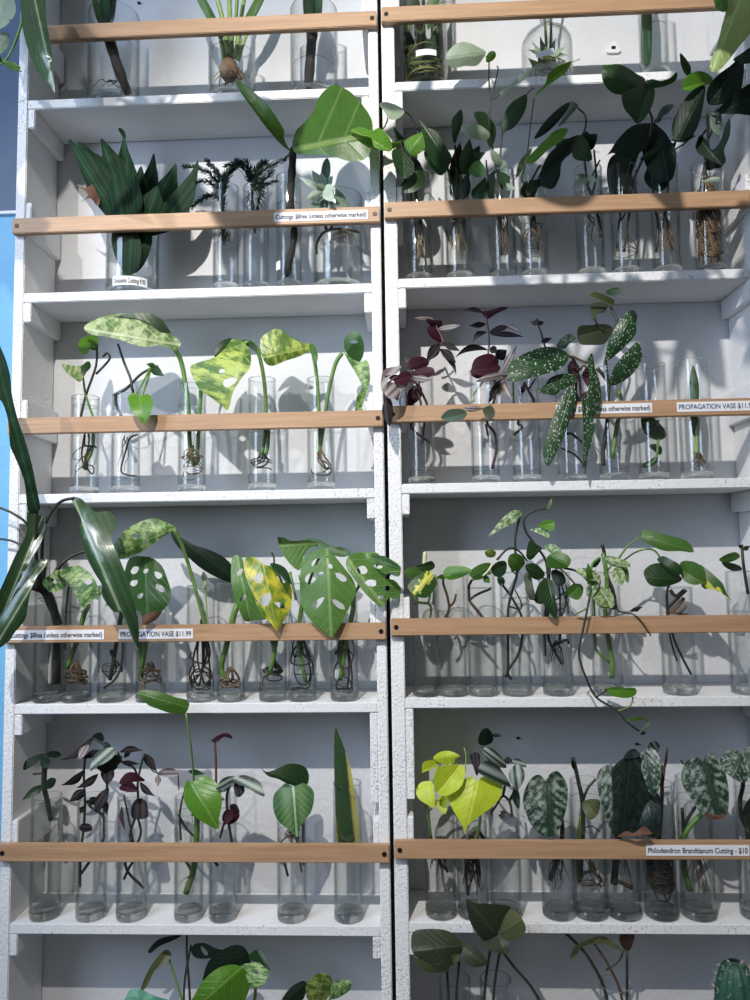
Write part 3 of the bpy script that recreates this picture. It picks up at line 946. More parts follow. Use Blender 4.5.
cutting('monstera_cutting', v, [([(174, 347, .0), (182, 365, .02), (188, 405), (190, 445), (194, 466)], 2.6, 'st_green', 0), ([(201, 390), (199, 420), (197, 465)], 2.4, 'st_green', 0), ([(201, 392), (206, 380), (212, 366, .05)], 1.6, 'st_green', 0)],
        [P([(84, 327), (92, 321), (102, 317), (115, 314), (135, 313), (148, 313), (158, 317), (166, 325), (172, 335), (179, 340), (180, 346), (172, 349), (160, 345), (148, 347), (135, 345), (120, 340), (108, 337), (98, 336), (88, 333)],
           (175, 344), (84, 329), 'cream', .0, -.03, fold=.2, bend=.1, ripple=1.0),
         P([(112, 317), (130, 313), (148, 313), (158, 317), (166, 325), (172, 337), (160, 332), (150, 324), (135, 318)], (172, 338), (112, 318), 'dkgreen', .004, -.02, fold=.2)], roots=(22, 448, 474, 'rt_brown', 'coil', .7))
d = 'monstera cutting with a big yellow-marbled heart leaf holed once'
v = vase('left', 3, 262, 434, d, rimy=379)
cutting('monstera_cutting', v, [([(245, 343, .0), (252, 343, .01), (259, 355, .02), (264, 380), (266, 410), (265, 435), (262, 455)], 2.2, 'st_green', 0), ([(269, 420), (268, 445), (266, 455)], 2, 'st_green', 0)],
        [P([(190, 367), (200, 362), (213, 358), (217, 352), (222, 345), (231, 340), (240, 340), (247, 346), (251, 356), (250, 368), (244, 375), (237, 385), (232, 395), (228, 410), (220, 404), (210, 397), (200, 390), (194, 380)],
           (244, 344), (227, 411), 'yvar', .0, -.02, holes=[(230, 382, 4, 6), (222, 371, 2, 3)], fold=.3, tilt=.1),
         P([(214, 354), (220, 342), (232, 338), (226, 346), (222, 356), (217, 358)], (232, 339), (214, 356), 'dkgreen', .012),
         P([(241, 341), (248, 340), (254, 344), (257, 352), (250, 348)], (244, 341), (257, 351), 'dkgreen', .01)], roots=(8, 452, 476, 'rt_dark', 'coil', .9))
d = 'monstera cutting with marbled leaves drooping both left and right'
v = vase('left', 3, 321, 432, d, rimy=379)
cutting('monstera_cutting', v, [([(311, 346, .02), (314, 358), (317, 380), (319, 410), (320, 452)], 2.1, 'st_green', 0), ([(342, 353, .02), (335, 365), (328, 395), (323, 430), (319, 455)], 2.3, 'st_green', 0)],
        [P([(260, 345), (262, 337), (270, 331), (278, 329), (290, 336), (300, 342), (310, 344), (313, 347), (308, 352), (298, 357), (285, 361), (272, 366), (264, 361)], (312, 346), (262, 357), 'yvar', .02, -.01, fold=.3),
         P([(262, 338), (270, 331), (279, 329), (290, 336), (302, 343), (290, 342), (276, 336)], (302, 343), (262, 338), 'dkgreen', .028), P([(309, 345), (314, 345), (318, 355), (316, 364), (312, 356)], (312, 345), (316, 365), 'green', .01),
         P([(344, 340), (350, 332), (358, 332), (363, 340), (364, 352), (360, 362), (356, 364), (350, 358), (345, 350)], (344, 353), (360, 333), 'mondk', .03, .01, holes=[(354, 342, 1.6, 4)]),
         P([(344, 352), (352, 359), (360, 362), (368, 361), (370, 380), (366, 395), (360, 411), (355, 411), (357, 396), (362, 388), (357, 375), (350, 364)], (344, 352), (358, 412), 'varieg', .01, .0, ripple=2)], roots=(9, 450, 475, 'rt_brown', 'coil', 1.0))

# ---- fourth shelf
d = 'large cutting with glossy strap leaves arching over the rail'
v = vase('left', 4, 49, 598, d, 29)
A = cutting('strap_leaf_cutting', v, [([(33, 585, -.02), (45, 591, .01), (53, 612), (57, 640), (58, 684)], 5.0, 'st_cane', .1),
                                      ([(45, 590, .0), (42, 560, -.03), (44, 530, -.05), (52, 511, -.06), (62, 501, -.06), (74, 498, -.06)], 1.8, 'st_dark', 0),
                                      ([(44, 590, .0), (38, 575, -.03), (36, 552, -.05), (44, 525, -.05), (46, 517, -.05)], 1.8, 'st_dark', 0),
                                      ([(42, 590, .0), (44, 575, -.03), (46, 562, -.06)], 2.0, 'st_dark', 0), ([(46, 592, .01), (58, 568, .02), (72, 556, .03), (86, 551, .03)], 2.2, 'st_dark', 0),
                                      ([(40, 588, .0), (36, 550, -.06), (37, 508, -.09)], 2.0, 'st_dark', 0), ([(38, 588, .0), (30, 556, -.02), (15, 542, -.02), (-8, 538, -.02)], 1.3, 'st_dark', 0), ([(41, 580, .0), (30, 530, -.02), (14, 514, -.03), (-8, 505, -.03)], 1.4, 'st_dark', 0)],
            [P([(71, 498), (80, 498), (90, 507), (96, 512), (108, 511), (114, 516), (116, 524), (112, 534), (113, 545), (120, 560), (127, 578), (133, 598), (138, 620), (139, 634), (137, 651), (133, 641), (127, 625), (121, 611), (114, 612), (105, 601), (101, 592), (102, 585), (94, 572), (86, 556), (80, 535), (79, 525), (82, 522), (77, 510)],
               (73, 498), (137, 651), None, -.06, -.075, fold=.5, tilt=.2, bend=.16, ripple=2),
             P([(27, 513), (35, 515), (46, 517), (45, 530), (40, 545), (32, 558), (24, 573), (15, 590), (8, 605), (0, 622), (-9, 640), (-12, 612), (0, 590), (8, 572), (15, 556), (22, 543), (27, 530)], (42, 517), (-8, 640), None, -.05, -.09, fold=-.5, bend=.1),
             P([(22, 559), (34, 560), (46, 559), (47, 566), (38, 575), (31, 590), (28, 605), (25, 620), (15, 632), (8, 642), (-8, 650), (-8, 622), (6, 608), (15, 590), (20, 574)], (46, 562), (-6, 648), None, -.065, -.10, fold=.4, bend=.1),
             P([(-8, 335), (4, 355), (10, 375), (12, 395), (18, 420), (25, 440), (32, 465), (36, 485), (40, 509), (31, 514), (27, 505), (24, 480), (14, 455), (10, 445), (8, 420), (2, 402), (-8, 388)], (37, 512), (-8, 340), 'draca', -.09, -.14, fold=-.4, bend=.06)],
            'strap')
d = 'marbled small-leaved cutting with coiled roots behind strap leaves'
v = vase('left', 4, 77, 612, d, 29)
cutting('monstera_cutting', v, [([(87, 604, .02), (82, 622), (74, 650), (67, 668)], 2.8, 'st_green', 0), ([(69, 585, .02), (66, 610), (65, 650)], 1.2, 'st_dark', 0)],
        [P([(42, 582), (50, 575), (56, 570), (62, 573), (66, 585), (60, 590), (50, 592)], (66, 580), (42, 584), 'varieg', -.01, -.03, holes=[(54, 581, 2, 3)]),
         P([(54, 573), (66, 568), (80, 566), (92, 575), (97, 585), (101, 595), (92, 600), (86, 607), (83, 608), (77, 598), (70, 585), (62, 577)], (56, 573), (84, 608), 'varieg', -.01, -.03, holes=[(88, 582, 3, 3)]),
         P([(84, 592), (92, 583), (100, 592), (98, 600), (92, 596)], (84, 592), (100, 600), 'mondk', -.012), P([(56, 572), (64, 580), (66, 586), (58, 578)], (56, 572), (66, 587), 'dkgreen', -.012)], roots=(14, 662, 690, 'rt_brown', 'coil', 1.2))
d = 'cutting with a short blackened stem under the long strap leaf'
v = vase('left', 4, 112, 688, d, 28)
cutting('monstera_cutting', v, [([(124, 596, .02), (121, 615), (117, 640), (110, 680)], 2.6, 'st_dark', 0), ([(124, 640), (122, 662), (116, 678), (104, 688)], 1.4, 'rt_dark', 0), ([(119, 612), (118, 600), (112, 585, .03)], 1.3, 'st_green', 0)],
        [L('heart', (120, 590), (106, 606), 18, 'mondk', .04)], roots=(4, 650, 690, 'rt_dark', 'coil', .8))
d = 'dark holed monstera leaf with browned tip'
v = vase('left', 4, 151, 690, d, 29)
cutting('monstera_cutting', v, [([(140, 600, .02), (146, 625), (144, 655), (138, 680)], 3.2, 'st_green', 0), ([(148, 590, .02), (143, 600), (141, 610)], 1.6, 'st_green', 0), ([(134, 628, .01), (139, 640), (142, 672)], 2.2, 'st_green', 0)],
        [P([(125, 570), (130, 558), (140, 556), (152, 558), (162, 566), (167, 578), (171, 592), (168, 604), (160, 613), (152, 621), (143, 624), (142, 612), (135, 610), (128, 600), (124, 588)], (146, 560), (148, 624), 'mondk', .0, -.012,
           holes=[(135, 570, 3, 4), (158, 575, 4, 3), (134, 583, 3.5, 3), (160, 588, 3, 5), (140, 596, 2.5, 3), (146, 571, 2, 2.5)], ripple=1.5),
         P([(143, 616), (152, 612), (163, 608), (158, 618), (152, 622), (143, 625)], (160, 610), (143, 625), 'brownleaf', -.014)], roots=(12, 662, 692, 'rt_brown', 'coil', 1.1))
d = 'marbled leaf on a long arching stalk beside black strap'
v = vase('left', 4, 201, 688, d, 28, rimy=585)
cutting('monstera_cutting', v, [([(174, 529, -.01), (182, 545), (190, 570, .02), (197, 595), (205, 627), (206, 640)], 2.0, 'st_green', 0), ([(205, 578), (206, 600), (208, 628)], .9, 'st_ltgreen', 0)],
        [P([(113, 549), (120, 536), (128, 528), (142, 521), (155, 518), (165, 522), (176, 527), (169, 533), (158, 540), (148, 548), (135, 555), (118, 559)], (175, 527), (113, 555), 'varieg', -.01, -.025, holes=[(136, 536, 4, 1.5), (146, 541, 3, 1.2)], fold=.3),
         P([(170, 530), (180, 537), (195, 545), (210, 550), (225, 558), (235, 570), (237, 582), (228, 582), (212, 575), (198, 566), (185, 554), (175, 543)], (172, 532), (237, 581), 'black', .05, .08, fold=.3),
         L('ovate', (205, 582), (203, 571), 6, 'pale', .03), L('ovate', (206, 584), (200, 589), 4, 'pale', .03)], roots=(14, 622, 688, 'rt_dark', 'coil', 1.1))
d = 'green side leaf left of the yellowing leaf'
v = vase('left', 4, 231, 686, d, 28, rimy=583)
cutting('monstera_cutting', v, [([(238, 600, .01), (233, 618), (226, 648), (221, 668), (226, 678)], 3.2, 'st_green', 0)],
        [P([(232, 558), (237, 555), (243, 560), (244, 570), (247, 580), (252, 592), (260, 606), (266, 617), (256, 620), (245, 621), (240, 612), (234, 598), (231, 580)], (238, 558), (250, 620), 'mon', .0, -.01, holes=[(240, 572, 2, 4), (243, 598, 2, 4)], ripple=1),
         P([(247, 600), (254, 596), (262, 614), (270, 616), (262, 620), (250, 617)], (250, 598), (268, 618), 'dkgreen', .01)], roots=(8, 668, 688, 'rt_brown', 'coil', 1.2))
d = 'yellow holed monstera leaf hanging over the rail'
v = vase('left', 4, 273, 686, d, 28, rimy=583)
cutting('monstera_cutting', v, [([(281, 600, .0), (278, 625), (272, 665), (266, 676)], 2.6, 'st_green', 0), ([(268, 630, .0), (273, 645), (274, 660)], 2.2, 'st_green', 0), ([(274, 566, -.01), (274, 558), (272, 553)], 1.0, 'st_dark', 0), ([(284, 604, .0), (281, 580), (270, 565, -.012)], 1.5, 'st_green', 0)],
        [P([(245, 560), (250, 556), (257, 559), (265, 565), (275, 566), (283, 567), (289, 580), (292, 592), (291, 606), (287, 616), (283, 622), (277, 631), (270, 622), (262, 615), (255, 600), (250, 585), (245, 575)], (262, 563), (277, 632), 'turn', -.012, -.03,
           holes=[(266, 599, 5, 6.5), (280, 605, 2.4, 5), (259, 578, 4.5, 4), (282, 579, 3, 5)], fold=.3, ripple=1),
         P([(270, 564), (278, 564), (287, 570), (291, 584), (286, 583), (279, 574)], (270, 565), (291, 585), 'dkgreen', -.016)], roots=(10, 660, 688, 'rt_dark', 'coil', 1.2))
d = 'broad green holed monstera leaf with pale centre veins'
v = vase('left', 4, 302, 686, d, 28, rimy=583)
cutting('monstera_cutting', v, [([(303, 600, .02), (299, 625), (299, 650), (306, 682)], 2.4, 'st_green', 0), ([(300, 575, .02), (303, 590), (302, 610)], 2.0, 'st_green', 0), ([(303, 600, .02), (318, 560, .0), (328, 556, -.012)], 1.6, 'st_green', 0), ([(290, 572, .04), (296, 600)], 1.6, 'st_green', 0)],
        [P([(301, 568), (305, 556), (315, 550), (325, 548), (332, 553), (338, 560), (346, 570), (353, 580), (356, 592), (350, 606), (343, 620), (335, 634), (331, 637), (322, 630), (312, 622), (303, 608), (300, 590)], (327, 556), (331, 637), 'mon', -.012, -.03,
           holes=[(316, 562, 5, 2.5), (311, 578, 5, 6), (321, 574, 2.5, 2), (341, 577, 3, 6), (318, 603, 3, 7), (338, 604, 2.6, 7), (330, 566, 2, 2.5)], fold=.3, tilt=.0, ripple=.6),
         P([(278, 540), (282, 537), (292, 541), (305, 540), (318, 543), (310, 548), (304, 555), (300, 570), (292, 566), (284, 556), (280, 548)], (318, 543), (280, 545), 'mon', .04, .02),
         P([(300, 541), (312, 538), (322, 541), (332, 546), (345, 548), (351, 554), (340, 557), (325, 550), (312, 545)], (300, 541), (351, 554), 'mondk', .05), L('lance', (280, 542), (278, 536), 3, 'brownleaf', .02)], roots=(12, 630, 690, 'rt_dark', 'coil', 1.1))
d = 'curled holed monstera leaf reaching across the centre seam'
v = vase('left', 4, 344, 686, d, 28, rimy=590)
cutting('monstera_cutting', v, [([(356, 598, .02), (351, 620), (344, 655), (340, 680)], 2.8, 'st_green', 0), ([(341, 636), (341, 660), (344, 676)], 2.2, 'st_green', 0), ([(356, 600, .02), (360, 575, .0), (352, 562, -.02)], 1.6, 'st_green', 0)],
        [P([(346, 562), (350, 555), (360, 552), (375, 552), (383, 558), (395, 562), (400, 567), (398, 575), (390, 573), (384, 578), (394, 580), (400, 588), (397, 599), (389, 598), (382, 607), (374, 602), (364, 592), (355, 580), (348, 571)], (348, 560), (384, 606), 'mon', -.02, -.035,
           holes=[(362, 570, 4, 4.5), (371, 583, 3.5, 5), (378, 566, 4, 2.5), (386, 588, 4, 2.5), (381, 597, 2, 2)], fold=.35, ripple=1.5),
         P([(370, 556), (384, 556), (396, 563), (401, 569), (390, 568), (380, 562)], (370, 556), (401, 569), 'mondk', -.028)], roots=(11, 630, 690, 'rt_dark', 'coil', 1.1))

# ---- fifth shelf
d = 'stubby black stem with oval near-black leaves at far left'
v = vase('left', 5, 46, 806, d, 29)
cutting('dark_leaf_cutting', v, [([(45, 762, .02), (44, 785), (47, 800), (51, 820)], 2.8, 'st_dark', 0), ([(33, 774, .02), (46, 773, .02)], 1.0, 'st_dark', 0)],
        [P([(23, 768), (26, 760), (34, 756), (46, 753), (42, 759), (34, 765), (25, 770)], (45, 755), (23, 769), Y=.02, Yt=0), P([(46, 754), (52, 751), (59, 752), (61, 756), (55, 758), (48, 757)], (46, 756), (61, 755), Y=.03),
         P([(40, 762), (43, 757), (48, 757), (50, 763), (46, 768), (41, 766)], (46, 758), (44, 768), Y=.012), P([(44, 784), (50, 778), (56, 779), (54, 786), (48, 789)], (44, 786), (56, 779), Y=.01), L('lance', (44, 785), (22, 800), 9, 'dkgreen', .01, -.01)], 'black')
d = 'tall purple-black trailing cutting with silver-banded leaves'
v = vase('left', 5, 92, 800, d, 29)
cutting('tradescantia_cutting', v, [([(80, 887), (79, 858), (83, 835), (85, 805), (84, 770), (88, 748), (93, 738, .02)], 1.4, None, 0), ([(81, 874), (92, 858), (104, 838), (105, 818), (92, 808), (86, 800)], 1.5, None, 0), ([(93, 738, .02), (100, 742), (110, 748, .0)], 1.2, None, 0), ([(103, 816), (106, 800), (108, 768, .01)], 1.3, None, 0)],
        [L('lance', (92, 737), (61, 760), 8, curve=-.12, Y=.02), P([(92, 737), (97, 733), (102, 733), (104, 740), (98, 742)], (94, 740), (103, 733), 'black', .03), L('ovate', (88, 744), (78, 760), 9, 'pgrey', .01), L('lance', (100, 750), (82, 759), 7, Y=.03),
         P([(90, 771), (93, 757), (102, 749), (115, 748), (113, 757), (105, 763), (98, 766)], (115, 749), (90, 771), 'zebra', -.01), P([(97, 766), (108, 758), (119, 755), (117, 768), (108, 773), (100, 771)], (118, 756), (97, 768), 'black', .0),
         L('lance', (84, 770), (61, 785), 8, curve=-.12, Y=.02), L('lance', (98, 774), (76, 788), 8, Y=.0, curve=-.08), L('ovate', (85, 790), (69, 802), 10, Y=.01), P([(94, 806), (97, 796), (105, 789), (109, 788), (108, 798), (103, 806), (98, 813), (94, 810)], (109, 788), (94, 813), 'pdark', .01),
         L('ovate', (108, 766), (107, 786), 14, 'pdark', .005), P([(79, 827), (84, 823), (91, 825), (92, 830), (86, 832), (81, 831)], (79, 828), (92, 829), 'pdark', .0), L('ovate', (88, 803), (100, 798), 8, 'black', .03), L('lance', (104, 800), (107, 814), 7, 'pdark', .03), L('lance', (84, 806), (80, 814), 6, 'black', .02), L('lance', (102, 742), (113, 750), 6, 'black', .01)], 'pdark', 'st_dark', 1.4)
d = 'purple-leaved trailing cutting with one square dark lower leaf'
v = vase('left', 5, 132, 798, d, 29)
cutting('tradescantia_cutting', v, [([(124, 879), (129, 868), (134, 857), (130, 835), (135, 818), (138, 800), (138, 780), (144, 754, .01)], 1.4, None, 0), ([(144, 888), (128, 872), (126, 857), (136, 845), (141, 832), (137, 815)], 1.4, None, 0), ([(138, 780), (134, 768), (122, 762), (118, 752, .01)], 1.2, None, 0), ([(134, 845), (128, 815), (124, 795, .02)], 1.0, None, 0),
                                    ([(144, 756), (152, 770), (158, 773)], .7, None, 0), ([(178, 775), (179, 790)], .7, None, 0)],
        [L('lance', (120, 752), (143, 751), 7, curve=-.1, Y=.01), L('ovate', (144, 754), (157, 772), 9, 'pdark', .02), L('lance', (120, 762), (140, 764), 5, Y=.02), P([(119, 783), (125, 774), (133, 772), (140, 776), (145, 781), (133, 782), (126, 785)], (144, 780), (119, 784), 'purple', .0),
         P([(119, 789), (124, 783), (132, 782), (138, 791), (128, 792)], (122, 786), (138, 791), 'purple', -.01), L('lance', (140, 782), (155, 796), 7, curve=.1, Y=.0), P([(131, 813), (133, 803), (139, 798), (146, 801), (148, 810), (147, 818), (134, 819)], (140, 799), (140, 819), 'pdark', .0),
         P([(119, 816), (122, 806), (124, 818), (125, 830), (121, 823)], (122, 806), (125, 830), 'purple', .02), P([(157, 774), (163, 769), (172, 768), (179, 773), (176, 776), (165, 777)], (157, 774), (179, 774), 'pgrey', .02), L('ovate', (158, 775), (158, 787), 6, 'pgrey', .01), L('lance', (122, 756), (112, 768), 6, 'black', .02), L('lance', (124, 758), (132, 748), 5, Y=.03)], 'pdark', 'st_dark', 1.4)
d = 'philodendron with glossy bright heart leaf and high second leaf'
v = vase('left', 5, 189, 812, d, 28)
cutting('philodendron_cutting', v, [([(186, 893), (193, 872), (196, 850), (197, 820), (195, 800, .02)], 3.2, 'st_green', 0), ([(194, 783), (193, 768, .01), (190, 738, -.02), (186, 714, -.03)], 1.1, 'st_green', 0), ([(193, 815), (194, 800), (194, 782, .0)], 1.5, 'st_green', 0), ([(181, 840), (180, 812), (186, 785, .01)], 1.1, 'st_dark', 0), ([(178, 814), (186, 828), (196, 838)], 1.4, 'st_dark', 0), ([(184, 858), (190, 868), (192, 876)], 1.6, 'st_green', 0)],
        [P([(137, 692), (145, 690), (160, 692), (175, 697), (187, 700), (189, 706), (184, 714), (170, 713), (158, 709), (148, 705), (141, 697)], (187, 707), (136, 692), 'green', -.03, -.05, fold=.35),
         P([(188, 780), (192, 783), (196, 779), (201, 776), (207, 776), (214, 780), (220, 790), (222, 803), (219, 818), (218, 829), (208, 825), (198, 819), (189, 810), (184, 800), (184, 788)], (192, 784), (219, 830), 'bright', -.005, -.02, fold=.3, tilt=.0, bend=.12), L('lance', (188, 771), (205, 774), 6, 'dkgreen', .03)], roots=(4, 876, 896, 'rt_tan', 'hang', .5))
d = 'bronze star-leaved cutting with a tall bare shoot'
v = vase('left', 5, 223, 812, d, 27)
cutting('tradescantia_cutting', v, [([(216, 790, .03), (216, 765), (215, 741, .03)], 1.4, 'st_purple', 0), ([(232, 842), (228, 818), (227, 795), (232, 781, .0)], 1.5, 'st_purple', 0), ([(220, 838), (225, 820), (229, 812, .02)], 1.2, 'st_purple', 0), ([(212, 858), (218, 866)], 1.5, 'rt_dark', 0), ([(224, 800), (217, 795), (216, 788, .03)], 1.3, 'st_purple', 0)],
        [P([(211, 741), (217, 736), (225, 733), (231, 735), (232, 739), (224, 737), (217, 742)], (213, 740), (232, 738), 'purple', .03), L('ovate', (232, 780), (217, 794), 9, 'zebra', .01), P([(216, 789), (222, 779), (232, 776), (239, 779), (230, 786), (222, 790)], (236, 779), (216, 790), 'zebra', .0),
         P([(232, 779), (240, 775), (250, 777), (260, 782), (265, 796), (257, 794), (248, 788), (238, 784)], (233, 780), (265, 796), 'zebra', -.01), P([(234, 784), (240, 782), (245, 790), (240, 797), (235, 795)], (236, 782), (240, 797), 'pdark', .01), L('lance', (236, 780), (254, 778), 8, 'pgrey', .0),
         P([(222, 818), (226, 810), (238, 811), (239, 818), (232, 824), (224, 822)], (238, 814), (222, 819), 'purple', .02), L('ovate', (232, 810), (224, 826), 9, 'purple', .01), L('ovate', (230, 805), (240, 812), 8, 'pdark', .03)], 'zebra', 'st_purple')
d = 'striped heart leaf with dark folded second leaf above it'
v = vase('left', 5, 292, 830, d, 29)
cutting('philodendron_cutting', v, [([(308, 865), (304, 845), (303, 825), (304, 790, .01)], 1.8, 'st_brown', 0), ([(284, 862), (280, 843), (300, 830, .02)], 1.0, 'rt_brown', 0), ([(288, 876), (284, 861)], 1.3, 'rt_dark', 0), ([(302, 872), (300, 862), (296, 835, .02)], 1.0, 'rt_dark', 0)],
        [P([(261, 768), (267, 772), (278, 768), (288, 764), (298, 764), (306, 768), (309, 776), (307, 785), (298, 786), (288, 784), (278, 779), (268, 776)], (305, 785), (261, 768), 'dkgreen', .01, -.01, fold=.4),
         P([(281, 787), (286, 783), (292, 786), (298, 783), (306, 784), (313, 790), (314, 800), (311, 812), (305, 820), (300, 828), (297, 837), (288, 829), (279, 822), (274, 812), (273, 800), (275, 793)], (293, 786), (297, 838), 'brandt', .0, -.018, fold=.3, tilt=.0)], roots=(10, 826, 848, 'rt_brown', 'hang', .8))
d = 'single yellow-edged snake plant blade by the centre seam'
v = vase('left', 5, 348, 829, d, 28, rimy=782)
cutting('snake_plant_cutting', v, [], [P([(335, 729), (339, 735), (345, 750), (351, 770), (355, 795), (359, 820), (360, 838), (358, 852), (347, 855), (338, 850), (336, 830), (335, 800), (334, 760)], (348, 855), (335, 728), 'snake', .03, .01, fold=.5, tilt=.1, bend=.03)], roots=None)

# ---- lowest shelf
d = 'bushy green leaved cutting beneath the heart-leaf philodendron vase'
v = vase('left', 6, 205, 1020, d, 28)
cutting('monstera_cutting', v, [([(190, 1060), (190, 1000), (187, 955), (187, 932, .03)], 1.3, None, 0), ([(186, 1060), (184, 990), (191, 945, .04)], 1.2, None, 0), ([(205, 1060), (215, 1010), (235, 975, .0)], 2.2, 'st_green', 0), ([(210, 1060), (250, 1010), (256, 985, .02)], 1.8, 'st_green', 0), ([(200, 1060), (182, 1000), (168, 955, .05)], 1.2, 'st_green', 0)],
        [P([(148, 951), (155, 942), (165, 937), (182, 935), (172, 941), (160, 946), (151, 953)], (184, 935), (148, 952), 'black', .04, .03), P([(140, 992), (146, 975), (155, 960), (165, 950), (171, 953), (168, 962), (155, 970), (148, 985)], (169, 952), (140, 993), 'olive', .05),
         P([(191, 950), (195, 944), (205, 943), (215, 948), (224, 951), (212, 958), (196, 958)], (191, 950), (224, 952), 'black', .03, holes=[(204, 951, 5, 2)]), P([(203, 985), (208, 962), (222, 950), (235, 945), (245, 948), (251, 962), (240, 968), (222, 972)], (245, 952), (203, 985), 'black', .02),
         P([(186, 1012), (194, 996), (202, 982), (215, 970), (228, 965), (240, 966), (250, 976), (249, 990), (242, 1004), (225, 1014), (205, 1018)], (240, 968), (188, 1014), 'bright', -.02, -.04, fold=.3), P([(238, 968), (248, 963), (260, 963), (268, 970), (267, 980), (258, 988), (250, 986), (246, 976)], (256, 966), (254, 988), 'varieg', -.01, holes=[(256, 972, 2, 2)]),
         P([(248, 958), (258, 949), (266, 958), (270, 971), (262, 965)], (258, 950), (270, 972), 'dkgreen', .0)], 'bright')
d = 'blue-green crinkled leaf rising at the bottom edge'
v = vase('left', 6, 152, 1030, d, 28)
cutting('leaf_cutting', v, [([(152, 1060), (158, 1030), (168, 1004, .0)], 1.4, 'st_green', 0)], [P([(125, 1004), (127, 995), (130, 990), (140, 989), (155, 996), (172, 1002), (168, 1014), (140, 1016)], (170, 1005), (126, 998), 'teal', -.01, ripple=2)])
d = 'small striped leaves with one black leaf below the snake plant'
v = vase('left', 6, 318, 1030, d, 28)
cutting('leaf_cutting', v, [([(318, 1060), (316, 1020), (312, 996, .0)], 1.6, 'st_green', 0), ([(320, 1060), (326, 1015), (332, 992, .0)], 1.4, 'st_green', 0), ([(316, 1060), (300, 1010), (290, 998, .03)], 1.2, 'st_dark', 0)],
        [P([(281, 1003), (290, 988), (302, 981), (307, 984), (304, 998), (295, 1006)], (304, 983), (282, 1004), 'black', .03), P([(306, 985), (315, 975), (325, 973), (332, 980), (330, 995), (318, 1006), (308, 1001)], (316, 1004), (324, 973), 'yvar', .0), P([(330, 984), (342, 980), (351, 981), (350, 990), (338, 998), (330, 998)], (330, 994), (352, 982), 'varieg', .0)])
# ================================================================ RIGHT UNIT
# ---- top shelf
d = 'tangle of mossy green roots filling a tall jar'
v = vase('right', 1, 425, 4, d, 47, rimy=-40, kindword='wide vase', tagspec=(426, 52, 22, 6.5, '', False))
cutting('mossy_root_plant', v, [([(420, 80), (410, 40), (408, 0), (412, -30)], 2, 'st_green', 0), ([(428, 80), (436, 40), (432, 0), (424, -40)], 2.2, 'st_green', 0), ([(424, 80), (424, 30), (422, -40)], 2, 'st_dark', 0)],
        [L('lance', (416, 76), (404, 20), 14, 'olivedk', .03, .05), L('lance', (430, 76), (442, 16), 14, 'olivedk', .04, .06), L('lance', (424, 70), (416, 0), 12, 'olive', .05, .05), L('lance', (424, 74), (436, 28), 12, 'dkgreen', .02, .02), L('lance', (420, 30), (406, -30), 12, 'olivedk', .04), L('lance', (428, 30), (440, -30), 12, 'green', .04)], 'olivedk', 'st_green', roots=(46, 50, 84, 'moss', 'coil', 1.3))
bmx = None
d = 'spidery pale-leaved plant sealed in an upturned glass bottle'
c0 = at(547, 60, .05)
zb = shelf_z(1, 'right') + .0004
Rb = 52 * (.05 - CAM.y) / F / 2
zs0 = at(547, 47, .05).z - zb
zn = at(547, 27, .05).z - zb
zt = at(547, 1, .05).z - zb
root = tag(empty('glass_bottle', Vector((c0.x, .05, zb))), 'clear glass bottle with a narrow neck holding the spidery pale-leaved plant', 'bottle')
bm = bmesh.new()
rn = .0115
oc = Vector((c0.x, .05, zb))
prof = [(Rb, .012), (Rb, zs0), (Rb * .97, zs0 + .008), (Rb * .85, zs0 + .019), (Rb * .62, zs0 + .028), (rn + .006, zn - .001), (rn, zn + .006), (rn, zt - .004), (rn + .004, zt - .003), (rn + .005, zt), (rn + .003, zt + .002), (rn - .002, zt),
        (rn - .002, zn + .005), (rn + .004, zn - .003), (Rb * .6, zs0 + .025), (Rb * .83, zs0 + .016), (Rb * .945, zs0 + .006), (Rb - .0024, zs0), (Rb - .0024, .013)]
lathe(bm, prof, oc, 56)
build('glass_wall', bm, 'glass', root)
bm = bmesh.new()
lathe(bm, [(0, 0), (Rb - .003, 0), (Rb, .003), (Rb, .0118), (Rb - .0024, .0125), (Rb - .008, .011), (0, .010)], oc, 56)
build('glass_base', bm, 'base', root)
bm = bmesh.new()
lathe(bm, [(0, .0128), (Rb - .003, .0128), (Rb - .003, .030), (0, .030)], oc, 56)
build('water', bm, 'water', root)
ta = at(545, 53, .05 - Rb - .0012)
bm = bmesh.new()
b2 = bmesh.new()
box(b2, -.017, .017, -.0003, .0003, -.0055, .0055)
box(b2, -.012, .010, -.0007, -.0004, -.0012, .0005, 1)
bmesh.ops.rotate(b2, verts=b2.verts, cent=(0, 0, 0), matrix=Matrix.Rotation(-.22, 3, 'Y'))
bmesh.ops.translate(b2, verts=b2.verts, vec=ta)
add(bm, b2)
build('price_tag', bm, ['paper', 'ink'], root)['label'] = 'small tilted white price tag on the glass'
vb = dict(c=oc, R=Rb, yv=.05, xc=547, row=1, side='right', desc=d, root=root, zb=zb)
